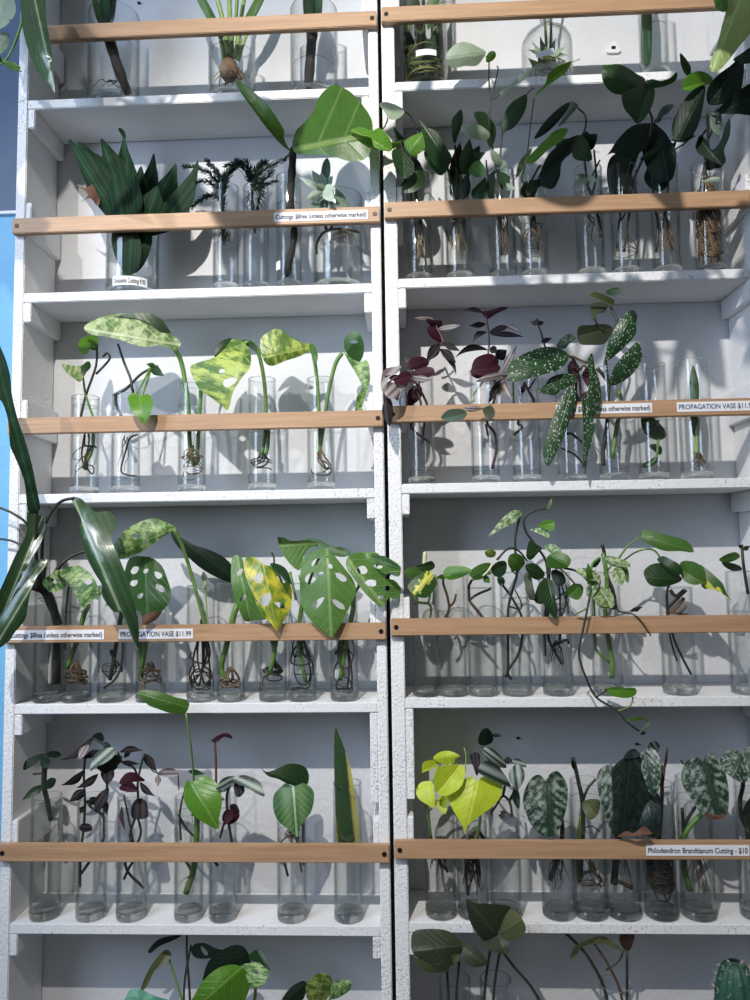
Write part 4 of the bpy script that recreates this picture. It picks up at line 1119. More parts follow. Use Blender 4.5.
cutting('spidery_plant', vb, [([(546, 72), (546, 40), (544, 10), (542, -40)], 1.6, 'st_green', 0), ([(549, 72), (551, 30), (552, 2), (560, -40)], 1.4, 'st_dark', 0)],
        [L('lance', (546, 62), (527, 50), 6, Y=.05, curve=.15), L('lance', (546, 62), (570, 56), 6, Y=.05, curve=-.15), L('lance', (546, 60), (532, 42), 5, Y=.06), L('lance', (546, 60), (566, 46), 6, Y=.05), L('lance', (546, 64), (532, 68), 6, Y=.04), L('lance', (546, 64), (564, 68), 6, Y=.04), L('lance', (546, 60), (540, 36), 6, 'dkgreen', .06), L('lance', (548, 60), (556, 38), 6, 'dkgreen', .05), L('lance', (546, 74), (528, 58), 9, 'olive', .06), L('lance', (548, 74), (566, 60), 9, 'olive', .06), L('ovate', (546, 74), (538, 56), 9, 'olivedk', .07), L('ovate', (548, 74), (556, 52), 9, 'olivedk', .07), L('lance', (546, 70), (545, 46), 8, 'green', .06)], 'pale', roots=(40, 62, 76, 'moss', 'hang', .9), desc='spidery pale-leaved plant standing in a narrow-necked bottle')
d = 'single flat green blade standing by the wall hook'
v = vase('right', 1, 654, 30, d, 29)
cutting('blade_cutting', v, [], [P([(642, 64), (641, 40), (641, 10), (642, -20), (646, -40), (651, -20), (652, 10), (652, 40), (650, 64)], (646, 64), (646, -40), 'snakedk', .025, .03, fold=.3, bend=.02, tilt=.1)])
# wall hook
hp = at(613, 49, DEP)
ho = tag(empty('wall_hook', hp), 'small white screwed wall plate with black hole behind the top right shelf', 'hook')
bm = bmesh.new()
b2 = bmesh.new()
for dx, dz in ((-.008, -.0045), (.008, -.0045), (0, .0075)):
    for q in range(14):
        for yy_, rr_ in ((.001, .0062), (-.0035, .0055)):
            b2.verts.new(hp + Vector((dx + rr_ * math.cos(q * .4488), yy_, dz + rr_ * math.sin(q * .4488))))
h_ = bmesh.ops.convex_hull(b2, input=list(b2.verts))
bmesh.ops.delete(b2, geom=list({g for g in h_['geom_interior'] + h_['geom_unused'] if isinstance(g, bmesh.types.BMVert)}), context='VERTS')
add(bm, b2)
build('plate', bm, 'white_shelf', ho)
bm = bmesh.new()
box(bm, hp.x - .004, hp.x + .004, hp.y - .0055, hp.y - .003, hp.z - .0025, hp.z + .003, bev=.0006)
build('hole', bm, 'dark', ho)
for px_, py_, lb_ in ((518, 738, 'tiny dark nail head in the wall above the silver heart leaf'), (139, 3, 'tiny dark nail head in the wall at the top edge, left unit'), (637, 744, 'tiny dark nail head in the wall beside the trailing vine tip')):
    q_ = at(px_, py_, DEP)
    bm = bmesh.new()
    box(bm, q_.x - .003, q_.x + .003, q_.y - .0025, q_.y + .003, q_.z - .0016, q_.z + .0016, bev=.0005)
    tag(build('nail', bm, 'dark'), lb_, 'nail')

# ---- second shelf
d = 'dark-leaved cutting with pale leaf crossing the centre seam'
v = vase('right', 2, 419, 196, d, 28)
cutting('philodendron_cutting', v, [([(415, 252), (414, 215), (411, 196), (412, 180)], 1.3, None, 0), ([(423, 245), (420, 215), (416, 195), (414, 170), (412, 150, .0)], 1.5, None, 0), ([(412, 180), (402, 150, .0), (404, 140, -.01)], 1.2, None, 0), ([(418, 131, -.02), (410, 116, -.03), (404, 111, -.04)], .7, None, 0), ([(388, 118, -.045), (386, 124, -.04), (383, 129, -.04)], .8, 'st_dark', 0), ([(418, 131, -.02), (416, 160, .01), (414, 180, .02)], .9, None, 0)],
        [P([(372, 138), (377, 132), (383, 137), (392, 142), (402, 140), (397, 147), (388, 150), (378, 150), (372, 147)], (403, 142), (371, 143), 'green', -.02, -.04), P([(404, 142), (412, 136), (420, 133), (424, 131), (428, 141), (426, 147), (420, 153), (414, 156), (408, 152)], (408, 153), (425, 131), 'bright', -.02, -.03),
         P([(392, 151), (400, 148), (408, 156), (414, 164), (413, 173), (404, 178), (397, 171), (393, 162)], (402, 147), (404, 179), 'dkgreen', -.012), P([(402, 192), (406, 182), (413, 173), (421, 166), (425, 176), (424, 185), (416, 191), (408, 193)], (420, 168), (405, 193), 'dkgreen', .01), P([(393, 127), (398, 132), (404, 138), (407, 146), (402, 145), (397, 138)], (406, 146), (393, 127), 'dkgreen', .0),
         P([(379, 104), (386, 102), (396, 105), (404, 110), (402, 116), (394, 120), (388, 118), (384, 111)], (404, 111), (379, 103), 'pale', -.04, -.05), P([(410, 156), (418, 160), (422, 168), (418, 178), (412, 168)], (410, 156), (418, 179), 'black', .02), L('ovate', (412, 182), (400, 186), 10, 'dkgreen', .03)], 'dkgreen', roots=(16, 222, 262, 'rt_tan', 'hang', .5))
d = 'narrow upright dark leaves with one pale squarish leaf'
v = vase('right', 2, 459, 190, d, 28)
cutting('philodendron_cutting', v, [([(455, 245), (454, 205), (456, 172), (455, 145, .0)], 1.4, None, 0), ([(466, 250), (463, 205), (461, 170), (466, 150, .0)], 1.4, None, 0), ([(457, 200), (448, 170, .01), (450, 160)], 1.3, None, 0), ([(463, 190), (470, 172), (480, 160, .0)], 1.2, None, 0)],
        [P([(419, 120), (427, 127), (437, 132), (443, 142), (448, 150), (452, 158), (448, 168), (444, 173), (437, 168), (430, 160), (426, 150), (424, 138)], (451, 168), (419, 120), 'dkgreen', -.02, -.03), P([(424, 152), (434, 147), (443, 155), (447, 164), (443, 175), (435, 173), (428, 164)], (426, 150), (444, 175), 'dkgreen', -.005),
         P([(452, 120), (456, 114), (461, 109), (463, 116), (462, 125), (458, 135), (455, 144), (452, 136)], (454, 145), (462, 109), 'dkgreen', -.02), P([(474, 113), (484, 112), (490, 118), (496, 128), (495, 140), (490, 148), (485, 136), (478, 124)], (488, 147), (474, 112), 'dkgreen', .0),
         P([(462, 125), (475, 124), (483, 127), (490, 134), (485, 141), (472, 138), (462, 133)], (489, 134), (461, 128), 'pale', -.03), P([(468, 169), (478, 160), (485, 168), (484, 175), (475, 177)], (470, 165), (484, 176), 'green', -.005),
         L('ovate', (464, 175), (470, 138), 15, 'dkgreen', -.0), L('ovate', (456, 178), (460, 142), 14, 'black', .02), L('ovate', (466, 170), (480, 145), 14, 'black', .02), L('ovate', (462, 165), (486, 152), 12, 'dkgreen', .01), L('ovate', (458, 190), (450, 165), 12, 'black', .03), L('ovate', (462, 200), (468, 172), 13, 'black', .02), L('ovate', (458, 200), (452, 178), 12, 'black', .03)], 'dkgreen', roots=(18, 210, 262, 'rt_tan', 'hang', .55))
d = 'thin branching twig with sparse leaves rising past the shelf'
v = vase('right', 2, 502, 205, d, 28)
cutting('twig_cutting', v, [([(501, 255), (500, 205), (499, 175), (500, 158), (502, 135, .02), (501, 122)], 1.2, None, 0), ([(500, 190), (493, 150, .0), (489, 122, -.025), (490, 102, -.03), (489, 80, -.035), (489, 60, -.04)], .9, None, 0), ([(490, 102, -.03), (494, 88, -.035), (498, 70, -.04), (497, 66, -.04)], .7, None, 0), ([(490, 102, -.03), (496, 97, -.032), (502, 93, -.035)], .7, None, 0),
                            ([(486, 56, -.04), (489, 62, -.04)], .6, None, 0), ([(502, 135), (506, 131)], .6, None, 0), ([(496, 200), (488, 175), (486, 160, .0)], 1.0, None, 0), ([(526, 95, -.04), (530, 91, -.04), (534, 88, -.04)], .6, None, 0)],
        [P([(446, 55), (452, 47), (460, 42), (470, 43), (480, 48), (486, 52), (482, 60), (476, 66), (465, 66), (452, 68), (447, 62)], (487, 53), (446, 58), 'pale', -.04, -.055, fold=.3), P([(486, 62), (488, 53), (494, 51), (496, 56), (492, 61)], (489, 62), (494, 51), 'bright', -.04),
         P([(500, 93), (506, 87), (512, 83), (518, 77), (527, 71), (535, 70), (529, 76), (519, 83), (512, 86), (510, 92), (504, 98)], (501, 95), (535, 69), 'pale', -.035, -.05), P([(502, 130), (503, 117), (510, 104), (520, 97), (527, 95), (526, 108), (520, 120), (512, 129)], (527, 95), (502, 131), 'dkgreen', -.04, -.03),
         P([(488, 176), (498, 170), (503, 185), (502, 200), (490, 201), (487, 188)], (496, 170), (494, 202), 'black', .02, .014, tilt=.0), P([(471, 192), (480, 182), (486, 178), (486, 198), (475, 200)], (486, 178), (472, 199), 'dkgreen', .02, .014, tilt=.0), L('ovate', (500, 165), (490, 148), 9, 'pale', .01), L('ovate', (500, 172), (510, 190), 11, 'dkgreen', .01), L('lance', (503, 184), (516, 190), 7, 'pale', .0), L('ovate', (498, 160), (508, 172), 10, 'succdk', .02)], 'dkgreen', roots=(14, 205, 262, 'rt_brown', 'hang', .6))
d = 'cutting with long bright green leaf and dark folded leaves'
v = vase('right', 2, 534, 208, d, 28)
cutting('philodendron_cutting', v, [([(538, 250), (534, 215), (530, 198), (532, 180), (540, 165, .0)], 1.4, None, 0), ([(530, 240), (533, 215), (534, 195), (548, 160, .01), (580, 138, .0), (586, 118, .0), (578, 108, .0)], 1.1, None, 0), ([(527, 158, .0), (530, 130, -.03), (534, 98, -.045)], .6, None, 0), ([(530, 195), (524, 175, .0), (526, 160, -.01)], 1.2, 'st_green', 0), ([(564, 64, -.05), (572, 62, -.05), (580, 59, -.055)], .5, 'st_green', 0)],
        [P([(535, 94), (545, 84), (548, 75), (555, 68), (565, 63), (572, 62), (566, 72), (556, 80), (545, 88), (538, 95)], (535, 95), (574, 61), 'bright', -.045, -.055), P([(516, 178), (518, 165), (524, 155), (532, 148), (528, 160), (521, 172)], (518, 178), (532, 148), 'cream', -.01),
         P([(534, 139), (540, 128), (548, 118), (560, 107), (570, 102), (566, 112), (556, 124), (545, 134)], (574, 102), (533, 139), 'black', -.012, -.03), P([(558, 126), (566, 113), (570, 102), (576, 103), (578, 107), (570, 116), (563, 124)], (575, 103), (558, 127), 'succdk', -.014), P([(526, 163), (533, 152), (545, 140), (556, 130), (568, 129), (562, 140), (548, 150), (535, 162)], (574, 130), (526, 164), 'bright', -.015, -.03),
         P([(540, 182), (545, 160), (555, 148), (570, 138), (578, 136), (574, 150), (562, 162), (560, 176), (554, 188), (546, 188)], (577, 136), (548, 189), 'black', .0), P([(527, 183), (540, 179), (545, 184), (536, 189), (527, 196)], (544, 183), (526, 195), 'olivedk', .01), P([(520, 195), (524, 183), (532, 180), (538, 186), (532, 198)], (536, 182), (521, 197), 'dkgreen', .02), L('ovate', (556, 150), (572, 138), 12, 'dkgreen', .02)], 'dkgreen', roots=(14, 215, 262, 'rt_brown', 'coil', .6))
d = 'short cutting with flat pale flower-like leaf at the rim'
v = vase('right', 2, 590, 196, d, 28)
cutting('philodendron_cutting', v, [([(601, 237), (599, 220), (592, 197), (586, 182, .02)], 1.8, None, .05), ([(588, 190), (585, 165), (582, 150, .02)], 1.2, None, 0), ([(592, 196), (596, 176), (594, 150, .04)], 1.2, None, 0), ([(600, 160, .0), (592, 176, .01), (588, 184, .02)], .9, None, 0)],
        [P([(572, 140), (578, 135), (585, 138), (590, 148), (592, 160), (582, 161), (573, 157)], (578, 135), (588, 161), 'dkgreen', .0), P([(582, 138), (586, 131), (590, 134), (597, 134), (596, 143), (592, 150), (586, 147)], (590, 149), (588, 132), 'black', .03), L('lance', (586, 178), (571, 188), 7, 'pale', .01), L('lance', (586, 178), (598, 181), 7, 'pale', .01), L('ovate', (586, 178), (584, 186), 6, 'pale', .0), L('lance', (586, 178), (578, 174), 6, 'pale', .02)], 'dkgreen', roots=(3, 215, 240, 'rt_dark'))
d = 'black-green cutting with large leaf crammed inside its vase'
v = vase('right', 2, 625, 192, d, 28)
cutting('philodendron_cutting', v, [([(617, 248), (619, 225), (620, 215), (618, 190)], 1.5, None, 0), ([(619, 222), (625, 214), (628, 200), (632, 170)], 1.0, None, 0), ([(624, 252), (627, 230), (629, 215), (640, 170, .0), (652, 124, -.02), (646, 105, -.03)], 1.4, None, 0)],
        [P([(602, 66), (608, 65), (618, 64), (628, 68), (637, 74), (645, 79), (642, 88), (632, 94), (615, 94), (606, 87), (602, 78)], (646, 92), (602, 65), 'dkgreen', -.03, -.05), P([(622, 94), (634, 88), (645, 82), (654, 88), (654, 100), (648, 114), (638, 124), (632, 118), (624, 108)], (650, 84), (637, 124), 'dkgreen', -.035), P([(642, 84), (652, 79), (660, 81), (670, 78), (677, 72), (676, 80), (668, 85), (655, 88)], (642, 85), (678, 72), 'dkgreen', -.035, -.05),
         P([(600, 161), (608, 154), (618, 139), (632, 126), (648, 123), (658, 126), (650, 140), (640, 153), (628, 158), (612, 153)], (657, 125), (598, 162), 'black', -.005), P([(607, 168), (612, 156), (626, 150), (639, 150), (635, 165), (632, 175), (635, 190), (634, 198), (614, 197), (608, 186)], (632, 150), (620, 199), 'black', .028, .03, fold=.6, tilt=0)], 'black', roots=(6, 232, 262, 'rt_brown', 'coil', .6))
d = 'black-green cutting with one tall oval upright leaf'
v = vase('right', 2, 666, 196, d, 28)
cutting('philodendron_cutting', v, [([(656, 252), (658, 225), (656, 212), (652, 190), (655, 175)], 1.4, None, 0), ([(672, 250), (667, 235), (665, 215), (668, 190), (670, 165, .0)], 1.5, None, 0), ([(676, 140, -.01), (672, 155), (668, 178, .02)], 1.2, None, 0), ([(688, 76, -.04), (694, 90, -.035), (694, 130, -.01), (686, 142, -.01), (674, 150, .0)], 1.0, None, 0), ([(656, 120, -.0), (655, 124), (664, 140)], 1.0, None, 0), ([(658, 232), (664, 226), (668, 222)], 1.0, None, 0)],
        [P([(640, 128), (652, 124), (663, 130), (670, 140), (676, 151), (676, 165), (673, 178), (666, 182), (655, 180), (646, 166), (642, 150)], (656, 124), (668, 183), 'black', .01), P([(673, 139), (672, 125), (678, 110), (688, 95), (698, 86), (705, 86), (704, 100), (700, 120), (694, 133), (684, 139)], (678, 140), (705, 85), 'black', -.035, -.05), P([(656, 122), (660, 110), (666, 105), (674, 105), (668, 113), (663, 116), (660, 122)], (656, 122), (675, 105), 'succdk', -.01),
         P([(680, 53), (687, 60), (691, 68), (690, 76), (685, 74), (681, 65)], (689, 76), (680, 52), 'dkgreen', -.045), P([(682, 88), (686, 77), (698, 71), (710, 75), (712, 83), (700, 86), (690, 91)], (712, 80), (682, 89), 'bright', -.045), P([(640, 160), (650, 150), (664, 146), (676, 142), (670, 150), (660, 158)], (676, 142), (640, 160), 'dkgreen', .0), P([(644, 178), (650, 165), (664, 170), (670, 182), (660, 192), (650, 188)], (658, 166), (660, 193), 'black', .03), L('lance', (672, 140), (696, 136), 8, 'dkgreen', -.005)], 'black', roots=(20, 218, 262, 'rt_brown', 'hang', .5))
d = 'black-green cutting with gravelly roots filling its vase'
v = vase('right', 2, 709, 180, d, 29)
cutting('philodendron_cutting', v, [([(704, 250), (701, 215), (701, 190), (706, 165), (708, 140, .0), (707, 110, -.025)], 1.6, None, 0), ([(708, 140, .0), (720, 114, -.03), (724, 110, -.04)], 1.2, None, 0), ([(706, 130, .0), (698, 142, .0), (696, 147)], 1.1, None, 0)],
        [P([(708, 88), (718, 75), (730, 66), (740, 58), (744, 63), (743, 80), (738, 98), (722, 104), (708, 104)], (708, 104), (743, 59), 'black', -.035, -.05), P([(716, 112), (725, 102), (738, 91), (754, 84), (756, 113), (738, 114), (722, 114)], (716, 113), (757, 95), 'black', -.045, -.06), P([(696, 146), (700, 135), (708, 142), (712, 150), (720, 142), (725, 126), (730, 119), (730, 135), (724, 150), (726, 160), (721, 165), (706, 158), (698, 153)], (700, 140), (722, 165), 'black', .0),
         P([(710, 117), (718, 108), (722, 118), (720, 135), (712, 130)], (712, 112), (716, 135), 'succdk', -.01), P([(733, 60), (742, 53), (754, 46), (756, 60), (744, 64)], (733, 61), (757, 48), 'black', -.05), P([(702, 150), (710, 155), (724, 160), (720, 168), (708, 166)], (702, 150), (722, 168), 'black', .02), L('ovate', (706, 170), (716, 155), 12, 'black', .02), P([(703, 182), (712, 177), (720, 178), (716, 182)], (703, 182), (720, 178), 'pale', .012)], 'black', roots=(60, 182, 262, 'rt_brown', 'coil', .9))

# ---- third shelf
d = 'curly purple and silver trailing cutting spilling over the seam'
v = vase('right', 3, 421, 472, d, 27)
cutting('tradescantia_cutting', v, [([(422, 444), (424, 425), (428, 408), (418, 386, .01), (412, 378, .0)], 1.5, 'st_purple', 0), ([(426, 440), (418, 434), (411, 425), (421, 408), (416, 386, .01)], 1.4, 'st_purple', 0), ([(418, 386, .01), (426, 366), (438, 346), (443, 342), (438, 330), (432, 318, .02)], 1.1, 'st_purple', 0), ([(412, 378, .0), (398, 376, -.03), (386, 385, -.035)], 1.2, 'st_purple', 0), ([(430, 443), (421, 436)], 1.3, 'rt_dark', 0), ([(384, 392, -.035), (386, 400, -.035)], 1, 'st_purple', 0)],
        [P([(426, 319), (434, 320), (442, 321), (440, 328), (431, 327)], (440, 324), (426, 319), 'purple', .02), P([(427, 328), (434, 327), (440, 335), (443, 343), (436, 341), (429, 335)], (443, 343), (427, 328), 'purple', .02), L('lance', (438, 329), (461, 325), 6, 'pgrey', .02), L('lance', (434, 319), (414, 318), 5, 'pgrey', .02), L('lance', (440, 343), (426, 362), 11, 'pdark', .01), L('lance', (443, 343), (460, 351), 7, 'pdark', .02),
         L('lance', (440, 349), (456, 363), 9, 'pdark', .01, curve=-.05), L('lance', (443, 356), (456, 375), 5, 'pdark', .02, curve=-.15), P([(407, 366), (412, 358), (424, 357), (429, 364), (420, 370), (410, 369)], (426, 360), (407, 368), 'purple', .0), P([(412, 372), (425, 367), (433, 368), (434, 374), (424, 379), (414, 376)], (412, 374), (435, 371), 'purple', -.01),
         P([(394, 380), (404, 371), (412, 375), (408, 383), (398, 385)], (412, 376), (394, 381), 'purple', -.02), P([(381, 380), (384, 370), (393, 367), (402, 366), (397, 373), (389, 378), (385, 392), (381, 389)], (402, 368), (383, 392), 'pgrey', -.03), P([(384, 390), (390, 382), (400, 387), (397, 397), (388, 398)], (398, 386), (386, 398), 'pgrey', -.035), P([(392, 387), (408, 382), (403, 391), (397, 401)], (408, 382), (397, 402), 'pgrey', -.025),
         P([(383, 405), (387, 396), (392, 402), (393, 416), (390, 426), (385, 420), (382, 412)], (387, 396), (390, 427), 'pdark', -.038, fold=.6), L('lance', (412, 378), (432, 380), 8, 'pgrey', -.01), L('lance', (416, 364), (404, 358), 8, 'pgrey', .0), L('ovate', (420, 385), (407, 408), 14, 'purple', .045), L('lance', (406, 380), (384, 376), 7, 'pdark', -.02)], 'purple', 'st_purple')
d = 'upright purple trailing cutting with tiered leaves'
v = vase('right', 3, 485, 472, d, 28)
cutting('tradescantia_cutting', v, [([(492, 469), (497, 446), (494, 432), (487, 422), (494, 402), (500, 384, .0)], 1.6, 'st_purple', 0), ([(500, 384, .0), (494, 372), (488, 362), (489, 340), (486, 314, .02)], 1.2, 'st_purple', 0), ([(486, 424), (488, 436)], 1.2, 'st_purple', 0), ([(470, 400, .01), (474, 392), (484, 380, .0)], 1.6, 'bud', 0), ([(503, 380, .0), (510, 372)], 1.2, 'st_purple', 0)],
        [P([(482, 312), (490, 310), (502, 307), (508, 308), (496, 314), (487, 319)], (484, 315), (508, 307), 'purple', .02), L('lance', (484, 313), (462, 311), 5, 'pdark', .02, curve=.12), L('lance', (486, 324), (469, 326), 6, 'pdark', .02), L('lance', (487, 332), (473, 343), 6, 'pdark', .02, curve=.2), P([(490, 331), (500, 325), (508, 327), (500, 332), (492, 335)], (490, 333), (508, 326), 'pdark', .02),
         L('lance', (492, 335), (524, 337), 6, 'pdark', .01, curve=-.05), L('lance', (505, 326), (522, 334), 6, 'pgrey', .01, curve=-.12), L('lance', (488, 350), (455, 358), 7, 'pdark', .01, curve=.18), L('ovate', (490, 348), (498, 352), 8, 'pdark', .02), P([(471, 371), (474, 360), (482, 355), (492, 354), (499, 362), (490, 375), (480, 379), (472, 376)], (494, 358), (472, 376), 'purple', .005), P([(470, 372), (480, 365), (497, 364), (500, 370), (488, 376)], (500, 367), (470, 372), 'purple', -.01),
         P([(476, 381), (490, 373), (503, 373), (500, 379), (485, 382)], (503, 375), (476, 381), 'pgrey', -.02), L('lance', (500, 380), (488, 404), 8, 'pdark', .0), L('lance', (503, 378), (514, 400), 7, 'pgrey', .0, curve=.1), L('lance', (502, 374), (517, 345), 8, 'pgrey', -.01), L('lance', (502, 374), (532, 360), 8, 'pgrey', -.01), L('lance', (502, 376), (520, 380), 7, 'pgrey', .0), L('lance', (505, 380), (498, 396), 7, 'olive', .01), L('ovate', (496, 358), (507, 350), 12, 'pdark', .02),
         P([(441, 418), (448, 410), (462, 409), (467, 414), (462, 420), (450, 422)], (467, 413), (441, 419), 'succdk', -.025), P([(463, 408), (476, 406), (483, 409), (470, 412)], (483, 409), (463, 408), 'pgrey', -.03), P([(483, 408), (492, 406), (495, 415), (488, 420), (484, 414)], (485, 407), (489, 420), 'olivedk', -.03)], 'pdark', 'st_purple')
d = 'short stub of purple stem with a thin sprig above'
v = vase('right', 3, 526, 471, d, 28)
cutting('tradescantia_cutting', v, [([(510, 436), (516, 433), (522, 427), (518, 422), (530, 408), (534, 402), (528, 390, .03), (524, 382)], 1.5, 'st_purple', 0), ([(528, 390, .03), (546, 360, .06), (543, 340, .06), (538, 324, .06)], 1.1, 'st_dark', 0), ([(508, 404), (512, 390), (514, 380, .01)], 1.2, 'st_dark', 0)],
        [L('lance', (538, 324), (530, 322), 5, 'pgrey', .06), L('lance', (538, 324), (544, 322), 5, 'pdark', .06), L('lance', (541, 342), (552, 338), 5, 'pdark', .06), L('lance', (524, 384), (520, 396), 6, 'pdark', .03), L('lance', (538, 323), (536, 318), 4, 'pgrey', .06)], 'pdark', 'st_purple')
d = 'spotted begonia with long white-dotted leaves hanging over the rail'
v = vase('right', 3, 571, 473, d, 28)
cutting('begonia_cutting', v, [([(586, 467), (575, 455), (561, 448)], 1.2, 'st_dark', 0), ([(582, 442), (572, 434), (566, 430), (574, 400, .02), (578, 372, .0)], 1.5, 'st_dark', 0), ([(578, 372, .0), (574, 360, -.01), (568, 355, -.02)], 1.4, 'st_brown', 0), ([(572, 356, -.02), (582, 361, -.02), (588, 363, -.02)], 1.2, 'st_brown', 0), ([(578, 372, .0), (585, 366), (594, 384, .0), (590, 398, -.02)], 1.2, 'st_brown', 0), ([(576, 380, .0), (573, 386, -.02)], 1.4, 'st_brown', 0), ([(578, 372), (582, 395), (580, 410, .02)], 1.4, 'st_purple', 0)],
        [P([(507, 372), (510, 364), (520, 356), (533, 350), (545, 347), (558, 348), (568, 354), (567, 362), (558, 370), (545, 374), (530, 378), (515, 382), (509, 379)], (568, 356), (507, 377), 'spot', -.02, -.045, fold=.3), P([(536, 391), (545, 385), (550, 378), (560, 374), (572, 374), (577, 380), (572, 386), (562, 390), (555, 395), (545, 394)], (576, 378), (535, 391), 'spot', -.01, -.03),
         P([(571, 385), (576, 392), (575, 402), (570, 415), (566, 430), (560, 445), (553, 459), (548, 467), (544, 460), (543, 450), (547, 437), (552, 420), (559, 402), (566, 390)], (572, 386), (548, 468), 'spot', -.025, -.035, fold=.3), P([(587, 362), (592, 353), (595, 368), (600, 382), (601, 400), (597, 412), (590, 421), (589, 405), (587, 395), (590, 380)], (589, 360), (591, 421), 'spot', -.02, -.03),
         P([(582, 400), (588, 396), (591, 404), (591, 415), (595, 424), (592, 440), (588, 455), (586, 469), (583, 458), (584, 440), (583, 420)], (586, 397), (586, 469), 'spot', -.028, -.035), P([(556, 346), (563, 337), (570, 334), (576, 338), (570, 343), (564, 349)], (557, 348), (576, 337), 'spot', .02), L('ovate', (572, 360), (576, 384), 12, 'purple', .02), L('ovate', (586, 368), (588, 388), 9, 'purple', .02), L('ovate', (576, 392), (570, 408), 11, 'olivedk', .03), L('ovate', (580, 398), (582, 412), 10, 'purple', .03)], 'spot')
d = 'upright spotted begonia with dark leaf undersides at its top'
v = vase('right', 3, 613, 470, d, 28)
cutting('begonia_cutting', v, [([(599, 466), (603, 450), (607, 425), (608, 395), (609, 385, .02), (604, 376), (597, 368, .02)], 2.2, 'st_dark', .05), ([(612, 458), (616, 432), (620, 405), (618, 390, .04)], 2.6, 'st_green', 0), ([(609, 385, .02), (606, 360, .01), (612, 335, .0), (617, 322), (614, 314), (610, 306, .01)], 1.4, 'st_dark', 0), ([(604, 331, .01), (597, 324), (595, 318, .01)], 1.0, 'st_dark', 0)],
        [P([(606, 358), (607, 346), (614, 330), (623, 316), (632, 310), (637, 315), (636, 325), (636, 333), (629, 343), (618, 353), (609, 360)], (607, 359), (634, 310), 'spot', .0, -.02), P([(609, 384), (612, 372), (620, 359), (630, 348), (637, 342), (641, 348), (642, 358), (637, 369), (628, 378), (616, 385)], (610, 384), (640, 344), 'spot', .0, -.02), P([(578, 327), (590, 325), (605, 324), (613, 328), (610, 336), (604, 344), (590, 345), (579, 343)], (612, 328), (578, 336), 'olivedk', .02),
         P([(591, 305), (600, 302), (608, 305), (604, 312), (597, 314), (595, 322), (591, 316)], (607, 305), (592, 319), 'olivedk', .01), P([(588, 296), (594, 292), (602, 294), (614, 300), (612, 306), (604, 302), (596, 299)], (612, 305), (588, 295), 'olive', .0), P([(605, 292), (613, 288), (620, 288), (621, 292), (614, 296)], (606, 293), (621, 289), 'dkgreen', .01)], 'spot')
d = 'dark leaf sunk inside a vase beside the blade'
v = vase('right', 3, 653, 430, d, 29, rimy=365)
cutting('sunken_leaf_cutting', v, [([(658, 420), (658, 440), (656, 458), (646, 466)], 1.4, 'st_green', 0)],
        [P([(641, 417), (650, 416), (658, 422), (665, 430), (665, 438), (656, 440), (646, 435), (642, 428)], (656, 420), (664, 440), 'dkgreen', .03, .03), P([(649, 446), (656, 444), (662, 448), (660, 455)], (658, 444), (650, 447), 'dkgreen', .03, .03), P([(641, 466), (650, 460), (658, 456), (656, 464), (646, 468)], (658, 457), (641, 467), 'dkgreen', .03, .03)], 'dkgreen')
d = 'pointed snake plant tip with short pale roots in its vase'
v = vase('right', 3, 696, 418, d, 31, rimy=361)
cutting('snake_plant_tip', v, [([(697, 418), (697, 435), (696, 458)], 2.6, 'st_ltgreen', 0)], [P([(693, 365), (697, 375), (699, 386), (699, 398), (698, 420), (697, 435), (693, 435), (690, 415), (688, 398), (688, 388), (690, 377)], (694, 435), (693, 365), 'snakedk', .03, .035, fold=.4)], roots=(14, 452, 472, 'rt_brown', 'hang', .6))

# ---- fourth shelf
d = 'dark leaf splashed with bright yellow nearest the seam'
v = vase('right', 4, 425, 604, d, 26, rimy=575)
cutting('pothos_cutting', v, [([(413, 596, .01), (418, 602), (429, 604), (431, 612), (429, 624)], 1.3, 'st_green', 0), ([(424, 566, .04), (425, 552, .04)], 2.4, 'bud', .1), ([(428, 604), (430, 590), (424, 566, .04)], 1.2, 'st_green', 0)],
        [P([(404, 572), (411, 567), (420, 568), (428, 574), (424, 577), (412, 579)], (428, 574), (404, 572), 'green', .0), P([(408, 585), (418, 575), (428, 570), (434, 576), (437, 584), (431, 594), (425, 598), (416, 596), (410, 591)], (434, 574), (413, 597), 'brasil', -.005, fold=.3, tilt=.0), P([(416, 567), (425, 563), (432, 561), (435, 567), (428, 571)], (434, 565), (416, 568), 'dkgreen', .01)], 'green')
d = 'one-leaf pothos cutting with a forked stem, second from the seam'
v = vase('right', 4, 452, 611, d, 29, rimy=576)
cutting('pothos_cutting', v, [([(445, 618), (449, 609), (447, 595), (443, 582), (446, 572, .01)], 1.4, 'st_brown', 0), ([(449, 607), (454, 602), (456, 594)], 1.4, 'st_brown', 0), ([(436, 577, .0), (443, 577), (448, 574, .01)], .9, 'st_green', 0)],
        [P([(443, 575), (447, 567), (458, 566), (466, 567), (472, 571), (462, 577), (450, 580)], (443, 576), (473, 571), 'bright', .0), L('lance', (446, 576), (436, 578), 5, 'green', .01), P([(450, 576), (458, 572), (470, 571), (460, 576)], (449, 576), (471, 571), 'green', -.015)], 'bright')
d = 'two-leaf pothos cutting with a white new shoot and kinked stem'
v = vase('right', 4, 482, 588, d, 29, rimy=574)
